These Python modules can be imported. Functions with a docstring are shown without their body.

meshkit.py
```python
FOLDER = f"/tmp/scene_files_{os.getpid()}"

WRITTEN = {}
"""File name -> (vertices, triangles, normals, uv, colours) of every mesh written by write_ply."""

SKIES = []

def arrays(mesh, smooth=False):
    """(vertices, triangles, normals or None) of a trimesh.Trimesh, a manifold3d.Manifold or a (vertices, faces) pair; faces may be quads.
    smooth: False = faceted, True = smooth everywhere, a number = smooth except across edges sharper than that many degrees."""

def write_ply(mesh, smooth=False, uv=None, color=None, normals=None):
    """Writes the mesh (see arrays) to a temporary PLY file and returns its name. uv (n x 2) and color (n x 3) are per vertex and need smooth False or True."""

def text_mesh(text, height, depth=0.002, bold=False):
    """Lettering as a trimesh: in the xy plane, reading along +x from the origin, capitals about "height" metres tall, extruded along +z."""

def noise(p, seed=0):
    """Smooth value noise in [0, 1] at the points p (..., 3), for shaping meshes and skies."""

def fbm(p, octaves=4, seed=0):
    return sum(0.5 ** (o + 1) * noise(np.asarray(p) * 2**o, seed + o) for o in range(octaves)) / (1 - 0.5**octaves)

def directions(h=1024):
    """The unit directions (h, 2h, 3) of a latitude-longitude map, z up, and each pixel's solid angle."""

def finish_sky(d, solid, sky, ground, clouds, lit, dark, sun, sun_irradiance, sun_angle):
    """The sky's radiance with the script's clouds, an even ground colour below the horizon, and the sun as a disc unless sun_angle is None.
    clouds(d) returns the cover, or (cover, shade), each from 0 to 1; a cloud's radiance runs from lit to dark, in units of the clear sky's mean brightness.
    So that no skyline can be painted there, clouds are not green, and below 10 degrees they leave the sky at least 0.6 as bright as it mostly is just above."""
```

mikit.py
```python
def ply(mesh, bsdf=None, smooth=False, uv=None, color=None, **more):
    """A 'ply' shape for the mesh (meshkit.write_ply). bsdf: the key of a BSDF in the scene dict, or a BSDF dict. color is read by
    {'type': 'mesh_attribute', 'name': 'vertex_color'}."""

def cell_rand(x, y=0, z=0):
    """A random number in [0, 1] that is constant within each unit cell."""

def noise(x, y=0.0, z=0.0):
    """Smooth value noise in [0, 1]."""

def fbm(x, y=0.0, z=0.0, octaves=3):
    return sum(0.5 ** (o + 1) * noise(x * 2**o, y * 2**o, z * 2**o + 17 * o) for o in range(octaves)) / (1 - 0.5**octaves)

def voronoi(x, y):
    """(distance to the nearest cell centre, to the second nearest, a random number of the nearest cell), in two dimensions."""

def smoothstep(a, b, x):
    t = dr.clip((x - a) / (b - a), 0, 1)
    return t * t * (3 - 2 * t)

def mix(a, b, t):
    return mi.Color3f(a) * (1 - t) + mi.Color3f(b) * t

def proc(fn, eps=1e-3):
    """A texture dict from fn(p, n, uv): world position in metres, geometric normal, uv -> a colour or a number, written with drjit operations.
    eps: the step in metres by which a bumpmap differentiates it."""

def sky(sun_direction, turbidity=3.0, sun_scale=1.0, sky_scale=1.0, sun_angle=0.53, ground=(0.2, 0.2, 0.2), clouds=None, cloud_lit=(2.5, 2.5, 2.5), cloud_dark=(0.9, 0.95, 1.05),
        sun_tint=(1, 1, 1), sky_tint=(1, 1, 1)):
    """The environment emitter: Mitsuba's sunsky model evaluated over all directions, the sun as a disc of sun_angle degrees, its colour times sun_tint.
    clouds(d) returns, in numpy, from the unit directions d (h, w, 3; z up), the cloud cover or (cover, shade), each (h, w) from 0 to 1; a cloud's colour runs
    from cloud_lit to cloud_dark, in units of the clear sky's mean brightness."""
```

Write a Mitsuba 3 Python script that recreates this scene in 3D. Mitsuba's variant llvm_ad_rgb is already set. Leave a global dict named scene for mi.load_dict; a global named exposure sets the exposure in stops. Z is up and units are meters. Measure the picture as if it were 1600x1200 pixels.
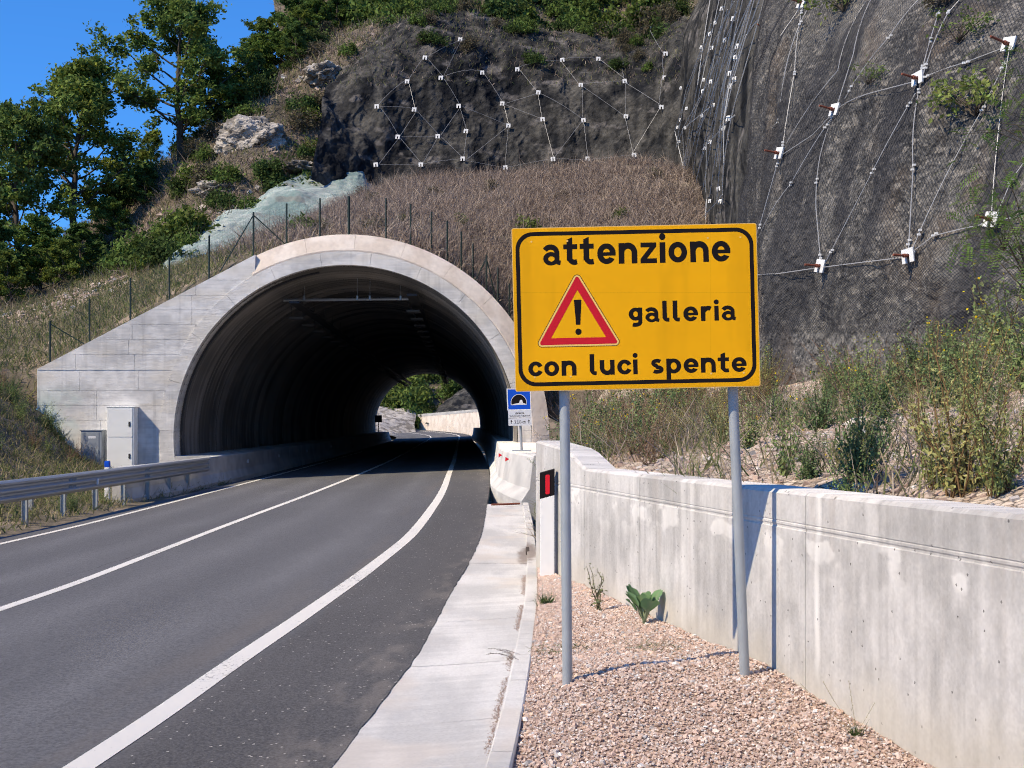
import math, numpy as np, trimesh, mitsuba as mi, mikit, meshkit
import drjit as dr
from scipy.interpolate import PchipInterpolator
from scipy.spatial import cKDTree
from shapely.geometry import Polygon, LineString, Point, box as sbox
from shapely import affinity, union_all
from mikit import proc, noise, fbm, smoothstep, mix, cell_rand, voronoi

T = mi.ScalarTransform4f
scene, labels = {}, {}

# ---------------------------------------------------------------- camera, sky, exposure
exposure = 1.87
scene['camera'] = {'type': 'perspective', 'fov': 39.63, 'fov_axis': 'x', 'near_clip': 0.1, 'far_clip': 3000.0,
                   'principal_point_offset_x': 0.0, 'principal_point_offset_y': -0.0483,
                   'to_world': T().look_at(origin=[0, 0, 1.75], target=[0, 1, 1.75], up=[0, 0, 1])}
scene['sky'] = mikit.sky([-0.606, -0.409, 0.682], turbidity=2.5, sky_scale=1.3, sky_tint=(0.26, 0.64, 1.10), sun_tint=(0.97, 0.985, 0.985))

# ---------------------------------------------------------------- helpers
def numbered(k):
    if k not in scene and k not in labels: return k
    i = 1
    while f'{k}_{i:03d}' in scene or f'{k}_{i:03d}' in labels: i += 1
    return f'{k}_{i:03d}'
def thing(name, label, cat=None, group=None, kind=None):
    k = numbered(name); labels[k] = {'label': label}
    if cat: labels[k]['category'] = cat
    if group: labels[k]['group'] = group
    if kind: labels[k]['kind'] = kind
    return k
def put(k, mesh, bsdf, smooth=False, color=None, **more):
    if isinstance(mesh, B): color = mesh.colors(); mesh = mesh.mesh()
    scene[k] = mikit.ply(mesh, bsdf, smooth=smooth, color=color, **more); return k
def part(parent, name, mesh, bsdf, smooth=False, color=None, label=None, kind=None, **more):
    k = numbered(parent + '__' + name); put(k, mesh, bsdf, smooth, color, **more)
    if label or kind: labels[k] = {a: b for a, b in (('label', label), ('kind', kind)) if b}
    return k
def own(name, mesh, bsdf, label, cat=None, group=None, kind=None, smooth=False, color=None):
    return put(thing(name, label, cat, group, kind), mesh, bsdf, smooth, color)
def copy_of(root, M, label, group=None, cat=None):
    "another individual of a thing that has parts"
    base = root.rsplit('_', 1)[0] if root[-3:].isdigit() else root
    r = thing(base, label, cat or labels[root]['category'], group or labels[root].get('group'))
    for k in [k for k in scene if k.startswith(root + '__')]:
        scene[r + k[len(root):]] = {**scene[k], 'to_world': M}
    return r
A = lambda *a: np.array(a if len(a) > 1 else a[0], float)
unit = lambda v: np.asarray(v, float) / (np.linalg.norm(v) + 1e-12)

class B:
    "collects primitives into one mesh"
    def __init__(s): s.v, s.f, s.c, s.n = [], [], [], 0
    def add(s, v, f, c=None):
        s.v.append(np.asarray(v, float)); s.f.append(np.asarray(f, int) + s.n); s.n += len(v)
        if c is not None: s.c.append(np.broadcast_to(c, (len(v), 3)))
        return s
    def tm(s, m, c=None): return s.add(m.vertices, m.faces, c)
    def box(s, c, size, R=None, ch=0.0, col=None):
        m = cham(size, ch) if ch else trimesh.creation.box(size)
        v = np.array(m.vertices) @ (np.eye(3) if R is None else R).T + np.asarray(c, float)
        return s.add(v, m.faces, col)
    def tube(s, pts, r, n=6, col=None, cap=True):
        p = np.asarray(pts, float); r = np.broadcast_to(r, (len(p),))
        t = np.gradient(p, axis=0); t /= np.linalg.norm(t, axis=1, keepdims=True) + 1e-12
        ref = np.where(np.abs(t.mean(0)[2]) < 0.9, [0, 0, 1.0], [1.0, 0, 0])
        a = np.cross(t, ref); a /= np.linalg.norm(a, axis=1, keepdims=True) + 1e-12
        b = np.cross(t, a); an = np.arange(n) * 2 * np.pi / n
        v = (p[:, None] + r[:, None, None] * (np.cos(an)[None, :, None] * a[:, None] + np.sin(an)[None, :, None] * b[:, None])).reshape(-1, 3)
        i, j = np.meshgrid(np.arange(len(p) - 1), np.arange(n), indexing='ij'); j2 = (j + 1) % n
        f = np.concatenate([np.stack([i * n + j, (i + 1) * n + j, (i + 1) * n + j2], -1).reshape(-1, 3), np.stack([i * n + j, (i + 1) * n + j2, i * n + j2], -1).reshape(-1, 3)])
        if cap and n > 3:
            k = len(v); v = np.vstack([v, p[0], p[-1]]); q = np.arange(n); q2 = (q + 1) % n; L = (len(p) - 1) * n
            f = np.vstack([f, np.stack([q * 0 + k, q, q2], 1), np.stack([q * 0 + k + 1, L + q2, L + q], 1)])
        return s.add(v, f, col)
    def mesh(s): return trimesh.Trimesh(np.vstack(s.v), np.vstack(s.f), process=False)
    def colors(s): return np.vstack(s.c) if s.c else None

def cham(size, ch):
    "box with chamfered edges (hull of 24 points)"
    h = np.asarray(size, float) / 2; ch = min(ch, h.min() * 0.49); P = []
    for sx in (-1, 1):
        for sy in (-1, 1):
            for sz in (-1, 1):
                q = A(sx, sy, sz) * h
                for k in range(3):
                    o = -A(sx, sy, sz) * ch; o[k] = 0; P.append(q + o)
    return trimesh.convex.convex_hull(np.array(P))
def rotz(a): c, s = math.cos(a), math.sin(a); return A((c, -s, 0), (s, c, 0), (0, 0, 1)).reshape(3, 3)
def roty(a): c, s = math.cos(a), math.sin(a); return A((c, 0, s), (0, 1, 0), (-s, 0, c)).reshape(3, 3)
def rotx(a): c, s = math.cos(a), math.sin(a); return A((1, 0, 0), (0, c, -s), (0, s, c)).reshape(3, 3)
def grid_faces(nv, nu):
    i, j = np.meshgrid(np.arange(nv - 1), np.arange(nu - 1), indexing='ij'); a = i * nu + j
    return np.concatenate([np.stack([a, a + 1, a + nu + 1], -1).reshape(-1, 3), np.stack([a, a + nu + 1, a + nu], -1).reshape(-1, 3)])
def loft(sections):
    "closed profile polygons (same length) along a path -> capped solid"
    S = np.asarray(sections, float); n, m = S.shape[:2]
    f = []
    i, j = np.meshgrid(np.arange(n - 1), np.arange(m), indexing='ij'); j2 = (j + 1) % m
    f = np.concatenate([np.stack([i * m + j, i * m + j2, (i + 1) * m + j2], -1).reshape(-1, 3), np.stack([i * m + j, (i + 1) * m + j2, (i + 1) * m + j], -1).reshape(-1, 3)])
    v = np.vstack([S.reshape(-1, 3), S[0].mean(0), S[-1].mean(0)]); k = n * m; q = np.arange(m); q2 = (q + 1) % m
    f = np.vstack([f, np.stack([q * 0 + k, q2, q], 1), np.stack([q * 0 + k + 1, (n - 1) * m + q, (n - 1) * m + q2], 1)])
    return trimesh.Trimesh(v, f, process=False)
def extrude(poly, depth):
    g = [p for p in getattr(poly, 'geoms', [poly]) if p.area > 1e-9]
    return trimesh.util.concatenate([trimesh.creation.extrude_polygon(p, depth, engine='earcut') for p in g])
def frame(mesh, o, ex, ey):
    "places a mesh drawn in (x, y) with thickness z into the world"
    ex, ey = unit(ex), unit(ey); ez = np.cross(ex, ey)
    m = mesh.copy(); m.vertices = np.asarray(o, float) + m.vertices @ np.stack([ex, ey, ez]); return m
def facing(mesh, y, ex=(1, 0, 0), ey=(0, 0, 1), org=(0, 0, 0)):
    "drawn in (X, Z), front face at y, thickness towards -Y"
    return frame(mesh, A(0, y, 0) + org, ex, ey)
def patch(rows, nu, nv, amp=0.0, freq=1.0, seed=0, octv=5, stretch=(1, 1, 1), ridge=False, taper=0.0):
    R = np.asarray(rows, float)
    P = PchipInterpolator(np.arange(R.shape[0]), R, axis=0)(np.linspace(0, R.shape[0] - 1, nv))
    d = np.linalg.norm(np.diff(R, axis=1), axis=2).mean(0); c = np.concatenate([[0], np.cumsum(d)])
    P = PchipInterpolator(c, P, axis=1)(np.linspace(0, c[-1], nu))
    def nrm(P):
        N = np.cross(np.gradient(P, axis=1), np.gradient(P, axis=0)); N /= np.linalg.norm(N, axis=2, keepdims=True) + 1e-12
        sgn = np.sign((N * (A(-6, -10, 30) - P)).sum(2, keepdims=True)); return N * sgn
    N = nrm(P)
    if amp:
        q = P * freq * np.asarray(stretch)
        n = meshkit.fbm(q, octv, seed) - 0.5
        if ridge:
            st = meshkit.fbm(q * 1.7 + 3, 4, seed + 4) * 8; st = (np.floor(st) + np.clip((st - np.floor(st)) * 3.5, 0, 1)) / 8 - .5   # broken ledges
            n = 0.42 * n + 0.42 * (0.5 - np.abs(2 * meshkit.fbm(q * 0.8 + 7, octv, seed + 9) - 1) * 1.6) + 0.5 * st
        P = P + N * (2 * amp * n)[..., None]; N = nrm(P)
    return P, N, grid_faces(nv, nu)
def pmesh(p): return trimesh.Trimesh(p[0].reshape(-1, 3), p[2], process=False)
def scatter(p, n, rng, keep=None):
    "random points and normals on a patch"
    V, N, F = p[0].reshape(-1, 3), p[1].reshape(-1, 3), p[2]
    ar = np.linalg.norm(np.cross(V[F[:, 1]] - V[F[:, 0]], V[F[:, 2]] - V[F[:, 0]]), axis=1)
    f = F[rng.choice(len(F), n, p=ar / ar.sum())]; w = rng.dirichlet((1, 1, 1), n)[..., None]
    P = (V[f] * w).sum(1); Q = (N[f] * w).sum(1); Q /= np.linalg.norm(Q, axis=1, keepdims=True) + 1e-9
    if keep is not None: k = keep(P); P, Q = P[k], Q[k]
    return P, Q
def snapper(*ps):
    V = np.vstack([p[0].reshape(-1, 3) for p in ps]); N = np.vstack([p[1].reshape(-1, 3) for p in ps]); t, t2 = cKDTree(V), cKDTree(V[:, :2])
    def s(q, flat=False):
        i = t2.query(np.asarray(q, float)[:2])[1] if flat else t.query(q)[1]; return V[i], N[i]
    return s
def curve(pts):
    "x as a smooth function of y"
    p = np.array(sorted([(b, a) for a, b in pts])); f = PchipInterpolator(p[:, 0], p[:, 1])
    y0, y1 = p[0, 0], p[-1, 0]; d0, d1 = f.derivative()(y0), f.derivative()(y1)
    def g(y):
        y = np.asarray(y, float); x = f(np.clip(y, y0, y1))
        return x + np.minimum(y - y0, 0) * d0 + np.maximum(y - y1, 0) * d1
    return g
def strip(xl, xr, ys, zf, thick=None):
    "ribbon between two x(y) curves on the surface zf(x, y)"
    l = np.stack([xl(ys), ys], 1); r = np.stack([xr(ys), ys], 1)
    P = np.stack([l, l * 0.5 + r * 0.5, r], 1); z = zf(P[..., 0], P[..., 1])
    V = np.concatenate([P, z[..., None]], 2)
    return trimesh.Trimesh(V.reshape(-1, 3), grid_faces(len(ys), 3), process=False)

# ---------------------------------------------------------------- materials
def mat(name, base, rough=0.8, bump=None, scale=0.01, eps=2e-3, **kw):
    b = {'type': 'principled', 'base_color': base if isinstance(base, dict) else {'type': 'rgb', 'value': list(base)}, 'roughness': rough, **kw}
    if bump is not None: b = {'type': 'bumpmap', 'arbitrary': proc(bump, eps), 'scale': scale, 'bsdf': b}
    scene[name] = {'type': 'twosided', 'bsdf': b}
VC = {'type': 'mesh_attribute', 'name': 'vertex_color'}
mat('m_vertex', VC, 0.85, specular=0.2)
scene['m_leaf'] = {'type': 'principledthin', 'base_color': VC, 'roughness': 0.55, 'diff_trans': 0.55, 'spec_trans': 0.0, 'eta': 1.3}
mat('m_pebble', VC, 0.75, specular=0.3)
def c_asphalt(p, n, uv):  # uv.x: metres right of the edge line, uv.y: metres along the road
    u = uv.x; g = fbm(p.x * 60, p.y * 60, 0, 2); w = fbm(u * 0.5 + 3, p.y * 0.12, 0, 3); b = fbm(u * 2.2, p.y * 0.5 + 9, 1, 3)
    c = mi.Color3f(0.112, 0.113, 0.119) * (0.55 + 0.62 * g) * (0.84 + 0.2 * w + 0.14 * b)
    k = 0.0
    for t in (-0.95, -2.45, -4.35, -5.8): k = k + dr.exp(-dr.square((u - t + 0.25 * (w - 0.5)) / 0.28))   # polished wheel tracks
    oil = dr.exp(-dr.square((u + 1.7) / 0.25)) + dr.exp(-dr.square((u + 5.1) / 0.25))
    c = c * (1 + 0.16 * k * (0.6 + 0.8 * b) - 0.10 * oil * smoothstep(0.3, 0.7, b))
    c = mix(c, mi.Color3f(0.125, 0.112, 0.10), 0.45 * smoothstep(-0.75, -0.2, u) * smoothstep(0.35, 0.65, fbm(u * 3, p.y * 0.35, 4, 3)))
    sh = smoothstep(0.0, 0.25, u + 0.1 * (b - 0.5))  # the shoulder is a coarser, darker mix
    d = mi.Color3f(0.082, 0.080, 0.080) * (0.45 + 0.95 * fbm(p.x * 95, p.y * 95, 5, 2)) * (0.85 + 0.3 * b)
    c = mix(c, d, sh * (1 - 0.6 * smoothstep(30.0, 45.0, p.y)))
    f, s, r = voronoi(p.x * 30, p.y * 30)
    chip = dr.select((r > 0.965) & (f < 0.24), 1.0, 0.0) * sh
    dust = smoothstep(0.75, 1.15, u) * smoothstep(0.42, 0.7, fbm(p.x * 7, p.y * 2.5, 8, 3)) * 0.22
    crack = smoothstep(0.012, 0.004, dr.abs(u + 3.2 + 0.10 * (fbm(p.y * 1.5, 3, 2, 4) - 0.5) + 0.5)) * smoothstep(0.5, 0.6, fbm(p.y * 0.4, 1, 1, 2)) * 0.5
    return mix(mix(c, mi.Color3f(0.42, 0.40, 0.37), chip * 0.85), mi.Color3f(0.26, 0.23, 0.20), dust) * (1 - crack)
mat('m_asphalt', proc(c_asphalt), 0.75, lambda p, n, uv: fbm(p.x * 70, p.y * 70, 0, 2), 0.006, specular=0.35)
def c_paint(p, n, uv):
    w = fbm(p.x * 45, p.y * 45, 0, 3); s = fbm(p.x * 3, p.y * 0.8, 4, 3)
    return mix(mi.Color3f(0.55, 0.54, 0.51), mi.Color3f(0.20, 0.20, 0.20), smoothstep(0.62, 0.82, w * 0.6 + s * 0.45))
mat('m_paint', proc(c_paint), 0.7)
def c_wall(p, n, uv):  # pale board-smooth concrete of the roadside wall: fine upright streaks, pores, lime runs
    s = p.y * 1.02; st = fbm(s * 26, p.z * 1.3, 2, 4); bl = fbm(s * 1.3, p.z * 1.6 + 5, 3, 4); fine = fbm(s * 60, p.z * 60, 9, 2)
    c = mix(mi.Color3f(0.325, 0.32, 0.31), mi.Color3f(0.56, 0.55, 0.535), smoothstep(0.25, 0.75, 0.18 * st + 0.52 * bl + 0.3 * fbm(s * 9, p.z * 5, 14, 3)))
    c = c * (0.9 + 0.2 * fine)
    run = smoothstep(0.055, 0.0, dr.abs(s - 8.36 + 0.05 * (fbm(p.z * 2.5, 3, 1, 3) - 0.5))) * smoothstep(0.1, 0.5, p.z) * (0.35 + 0.65 * fbm(s * 30, p.z * 3, 4, 2))
    run2 = smoothstep(0.62, 0.8, fbm(s * 5.5, p.z * 0.35, 21, 3)) * 0.25
    c = mix(c, mi.Color3f(0.80, 0.79, 0.76), dr.clip(run * 0.9 + run2, 0, 1))
    patchy = smoothstep(0.6, 0.72, fbm(s * 3.1, p.z * 6, 33, 4)) * smoothstep(0.75, 1.05, p.z) * smoothstep(1.12, 1.09, p.z)
    c = mix(c, mi.Color3f(0.78, 0.77, 0.74), patchy * 0.5)
    f, q, r = voronoi(s * 14, p.z * 14)
    c = c * (1 - 0.65 * dr.select((r > 0.9) & (f < 0.07 + 0.05 * fine), 1.0, 0.0))
    damp = smoothstep(0.55, 0.12, p.z + 0.25 * (fbm(s * 4, p.z * 3, 7, 3) - 0.5))
    c = mix(c, mi.Color3f(0.47, 0.43, 0.34), damp * 0.5)
    rust = smoothstep(0.66, 0.8, fbm(s * 7, p.z * 0.7, 55, 3)) * smoothstep(0.3, 0.9, p.z) * 0.25
    return mix(c, mi.Color3f(0.40, 0.34, 0.29), rust * 0.7)
mat('m_wall', proc(c_wall), 0.85, lambda p, n, uv: 0.5 * fbm(p.y * 40, p.z * 6, 2, 3) + 0.5 * fbm(p.y * 90, p.z * 90, 1, 2), 0.004)
def c_portal(p, n, uv):  # weathered formwork concrete of the portal
    b = fbm(p.x * 0.9, p.z * 1.8, p.y, 4); k = fbm(p.x * 5, p.z * 5, 3, 3); h = fbm(p.x * 1.5, p.z * 22, 6, 3)
    c = mix(mi.Color3f(0.46, 0.46, 0.46), mi.Color3f(0.70, 0.695, 0.685), smoothstep(0.3, 0.72, 0.5 * b + 0.3 * k + 0.2 * h))
    warm = smoothstep(0.5, 0.7, fbm(p.x * 0.7 + 4, p.z * 2.2, 1, 3)) * 0.35
    c = mix(c, mi.Color3f(0.60, 0.55, 0.46), warm)
    run = smoothstep(0.6, 0.8, fbm(p.x * 6, p.z * 0.5, 8, 3)) * 0.13
    c = c * (1 - run)
    mint = smoothstep(1.6, 0.4, p.x + 15.6 + (2.4 - p.z) * 0.5 + (fbm(p.x * 2, p.z * 2, 3, 3) - 0.5) * 1.6) * smoothstep(3.2, 1.8, p.z)
    return mix(c, mi.Color3f(0.46, 0.66, 0.61), mint * 0.6)
mat('m_portal', proc(c_portal), 0.85, lambda p, n, uv: fbm(p.x * 8, p.z * 30, p.y * 8, 3), 0.01)
def c_bevel(p, n, uv):
    b = fbm(p.x * 1.6, p.z * 1.6, p.y * 2, 4); f = fbm(p.x * 9, p.z * 9, p.y * 9, 3)
    c = mix(mi.Color3f(0.62, 0.545, 0.475), mi.Color3f(0.72, 0.655, 0.59), smoothstep(0.35, 0.65, b))
    return c * (0.86 + 0.28 * f)
mat('m_bevel', proc(c_bevel), 0.9, lambda p, n, uv: fbm(p.x * 8, p.z * 8, p.y * 8, 3), 0.015)
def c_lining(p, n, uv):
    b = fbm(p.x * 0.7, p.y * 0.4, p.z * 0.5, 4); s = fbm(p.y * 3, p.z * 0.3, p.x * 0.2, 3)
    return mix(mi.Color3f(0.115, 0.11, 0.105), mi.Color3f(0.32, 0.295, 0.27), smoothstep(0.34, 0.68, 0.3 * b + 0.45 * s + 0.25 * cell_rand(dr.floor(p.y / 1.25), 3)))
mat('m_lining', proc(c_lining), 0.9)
def c_gutter(p, n, uv):
    b = fbm(p.x * 3, p.y * 0.9, 0, 4); st = fbm(p.x * 1.2, p.y * 14, 2, 3); f = fbm(p.x * 70, p.y * 70, 1, 2)
    c = mix(mi.Color3f(0.38, 0.378, 0.37), mi.Color3f(0.51, 0.505, 0.49), smoothstep(0.3, 0.7, 0.75 * b + 0.25 * st)) * (0.9 + 0.2 * f)
    c = mix(c, mi.Color3f(0.47, 0.42, 0.365), smoothstep(0.5, 0.75, fbm(p.x * 2.5 + 5, p.y * 1.5, 3, 3)) * 0.45)
    d = dr.square((p.x - 0.2) / 0.16) + dr.square((p.y - 18.3) / 1.5)   # dried mud round the drain mouth
    return mix(c, mi.Color3f(0.15, 0.115, 0.095), smoothstep(1.1, 0.2, d + 1.3 * (fbm(p.x * 9, p.y * 3, 5, 3) - 0.5)) * 0.75)
mat('m_gutter', proc(c_gutter), 0.85, lambda p, n, uv: fbm(p.x * 12, p.y * 40, 0, 3), 0.005)
def c_barrier(p, n, uv):
    b = fbm(p.x * 1.1, p.y * 0.8, p.z * 1.5, 4); st = fbm(p.x * 6 + p.y * 2, p.z * 2.5, 2, 3)
    return mix(mi.Color3f(0.36, 0.36, 0.36), mi.Color3f(0.49, 0.487, 0.48), smoothstep(0.3, 0.7, 0.5 * b + 0.5 * st))
mat('m_barrier', proc(c_barrier), 0.85, lambda p, n, uv: fbm(p.x * 14, p.y * 14, p.z * 14, 3), 0.006)
def c_rock(p, n, uv):  # marl behind dark wire netting, near face
    b = fbm(p.x * 0.55, p.y * 0.55, p.z * 0.4, 4); m = fbm(p.x * 3.3, p.y * 3.3, p.z * 2.2, 3); f = 0.4 * fbm(p.x * 13, p.y * 13, p.z * 9, 2) + 0.6 * fbm(p.x * 34, p.y * 34, p.z * 26, 2)
    c = mix(mi.Color3f(0.038, 0.040, 0.044), mi.Color3f(0.178, 0.175, 0.17), smoothstep(0.36, 0.66, 0.24 * b + 0.24 * m + 0.52 * f))
    c = mix(c, mi.Color3f(0.19, 0.15, 0.115), smoothstep(0.58, 0.7, fbm(p.x * 0.8 + 9, p.y * 0.8, p.z * 0.45, 3)) * 0.4)
    pale = smoothstep(0.60, 0.68, fbm(p.x * 8 + 2, p.y * 8, p.z * 8, 3)) * 0.7
    c = mix(c, mi.Color3f(0.36, 0.34, 0.31), pale * 0.7)
    fold = smoothstep(0.54, 0.66, fbm((p.x - 0.25 * p.z) * 1.1, p.y * 1.1, 5 + p.z * 0.16, 3))  # doubled netting hangs in dark folds
    return mix(c, mi.Color3f(0.040, 0.042, 0.050), fold * 0.7)
mat('m_rock', proc(c_rock), 0.95, lambda p, n, uv: fbm(p.x * 12, p.y * 12, p.z * 9, 3), 0.09, 3e-3, specular=0.1)
def c_back(p, n, uv):
    b = fbm(p.x * 0.25, p.y * 0.3, p.z * 0.22, 4); m = fbm(p.x * 1.3, p.y * 1.3, p.z * 0.9, 4); v = fbm(p.x * 1.6, p.y * 1.2, p.z * 0.14 + 3, 3)
    c = mix(mi.Color3f(0.012, 0.0135, 0.0165), mi.Color3f(0.086, 0.084, 0.078), smoothstep(0.38, 0.66, 0.25 * b + 0.3 * m + 0.45 * v))
    c = mix(c, mi.Color3f(0.17, 0.16, 0.155), smoothstep(0.62, 0.72, fbm(p.x * 0.8, p.y * 0.8 + 3, p.z * 1.1, 4)) * 0.55)
    return c * (0.4 + 1.2 * fbm(p.x * 6, p.y * 6, p.z * 6, 3))
mat('m_back', proc(c_back), 0.95, lambda p, n, uv: fbm(p.x * 3, p.y * 3, p.z * 2.2, 4), 0.2, 6e-3, specular=0.1)
def c_mint(p, n, uv):
    b = fbm(p.x * 0.35, p.y * 0.4, p.z * 0.4, 4); f = fbm(p.x * 4, p.y * 4, p.z * 4, 3)
    c = mix(mi.Color3f(0.175, 0.255, 0.245), mi.Color3f(0.32, 0.365, 0.35), smoothstep(0.35, 0.65, 0.6 * b + 0.4 * f))
    return mix(c, mi.Color3f(0.20, 0.19, 0.17), smoothstep(0.58, 0.68, fbm(p.x * 1.1 + 3, p.y * 1.1, p.z * 1.6, 4)) * 0.6)
mat('m_mint', proc(c_mint), 0.9, lambda p, n, uv: fbm(p.x * 3, p.y * 3, p.z * 3, 3), 0.08, 6e-3)
def c_lime(p, n, uv):
    f = fbm(p.x * 1.6, p.y * 1.6, p.z * 2.2, 4)
    return mix(mi.Color3f(0.17, 0.155, 0.135), mi.Color3f(0.44, 0.41, 0.37), smoothstep(0.35, 0.62, f))
mat('m_lime', proc(c_lime), 0.95, lambda p, n, uv: fbm(p.x * 4, p.y * 4, p.z * 4, 3), 0.08, 6e-3)
def c_soil(p, n, uv):
    b = fbm(p.x * 0.4, p.y * 0.4, p.z * 0.4, 4); f = fbm(p.x * 5, p.y * 5, p.z * 5, 3)
    c = mix(mi.Color3f(0.07, 0.062, 0.042), mi.Color3f(0.15, 0.125, 0.095), smoothstep(0.35, 0.65, 0.5 * b + 0.5 * f))
    return mix(c, mi.Color3f(0.36, 0.28, 0.215), smoothstep(0.56, 0.66, fbm(p.x * 0.9 + 7, p.y * 0.9, p.z * 0.9, 4)) * 0.55)
mat('m_soil', proc(c_soil), 0.95)
def c_scree(p, n, uv):
    f, s, r = voronoi(p.x * 13 + p.z * 4, p.y * 13)
    c = mix(mi.Color3f(0.30, 0.23, 0.175), mi.Color3f(0.50, 0.43, 0.36), r)
    return c * smoothstep(-0.1, 0.3, s - f) * (0.7 + 0.5 * fbm(p.x * 2, p.y * 2, p.z * 2, 3))
mat('m_scree', proc(c_scree), 0.95, lambda p, n, uv: fbm(p.x * 16, p.y * 16, p.z * 16, 3), 0.03)
def c_gravel(p, n, uv):
    f, s, r = voronoi(p.x * 34, p.y * 34)
    c = mix(mi.Color3f(0.30, 0.20, 0.155), mi.Color3f(0.50, 0.40, 0.33), r)
    return c * smoothstep(-0.1, 0.35, s - f)
mat('m_gravel', proc(c_gravel), 0.95)
def c_galv(p, n, uv):
    return mix(mi.Color3f(0.30, 0.335, 0.36), mi.Color3f(0.40, 0.43, 0.455), fbm(p.x * 14, p.y * 14, p.z * 9, 3))
mat('m_galv', proc(c_galv), 0.5, metallic=0.25, specular=0.5)
mat('m_rail', proc(lambda p, n, uv: mix(mi.Color3f(0.38, 0.405, 0.43), mi.Color3f(0.50, 0.525, 0.55), fbm(p.x * 3, p.y * 2, p.z * 9, 3))), 0.42, metallic=0.55, specular=0.5)
def c_yellow(p, n, uv):
    seam = smoothstep(0.0035, 0.0012, dr.abs(p.z - 2.52)) + smoothstep(0.003, 0.001, dr.abs(p.x - 1.19)) * 0.8
    c = mi.Color3f(0.82, 0.40, 0.004) * (0.95 + 0.1 * fbm(p.x * 3, p.z * 5, 2, 3))
    dirt = smoothstep(0.5, 0.75, fbm(p.x * 6, p.z * 1.2, 3, 4)) * 0.10 + smoothstep(0.06, 0.0, p.z - 1.96) * 0.10
    return c * (1 - 0.10 * dr.clip(seam, 0, 1)) * (1 - dirt)
mat('m_drain_shade', (0.045, 0.036, 0.03), 0.95)  # shade inside the drain opening, put into the colour
mat('m_yellow', proc(c_yellow), 0.6, specular=0.12)
mat('m_edge', (0.80, 0.52, 0.15), 0.5)
mat('m_black', (0.010, 0.007, 0.008), 0.6, specular=0.12)
mat('m_red', (0.56, 0.010, 0.024), 0.55, specular=0.2)
mat('m_blue', (0.004, 0.075, 0.55), 0.35)
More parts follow.
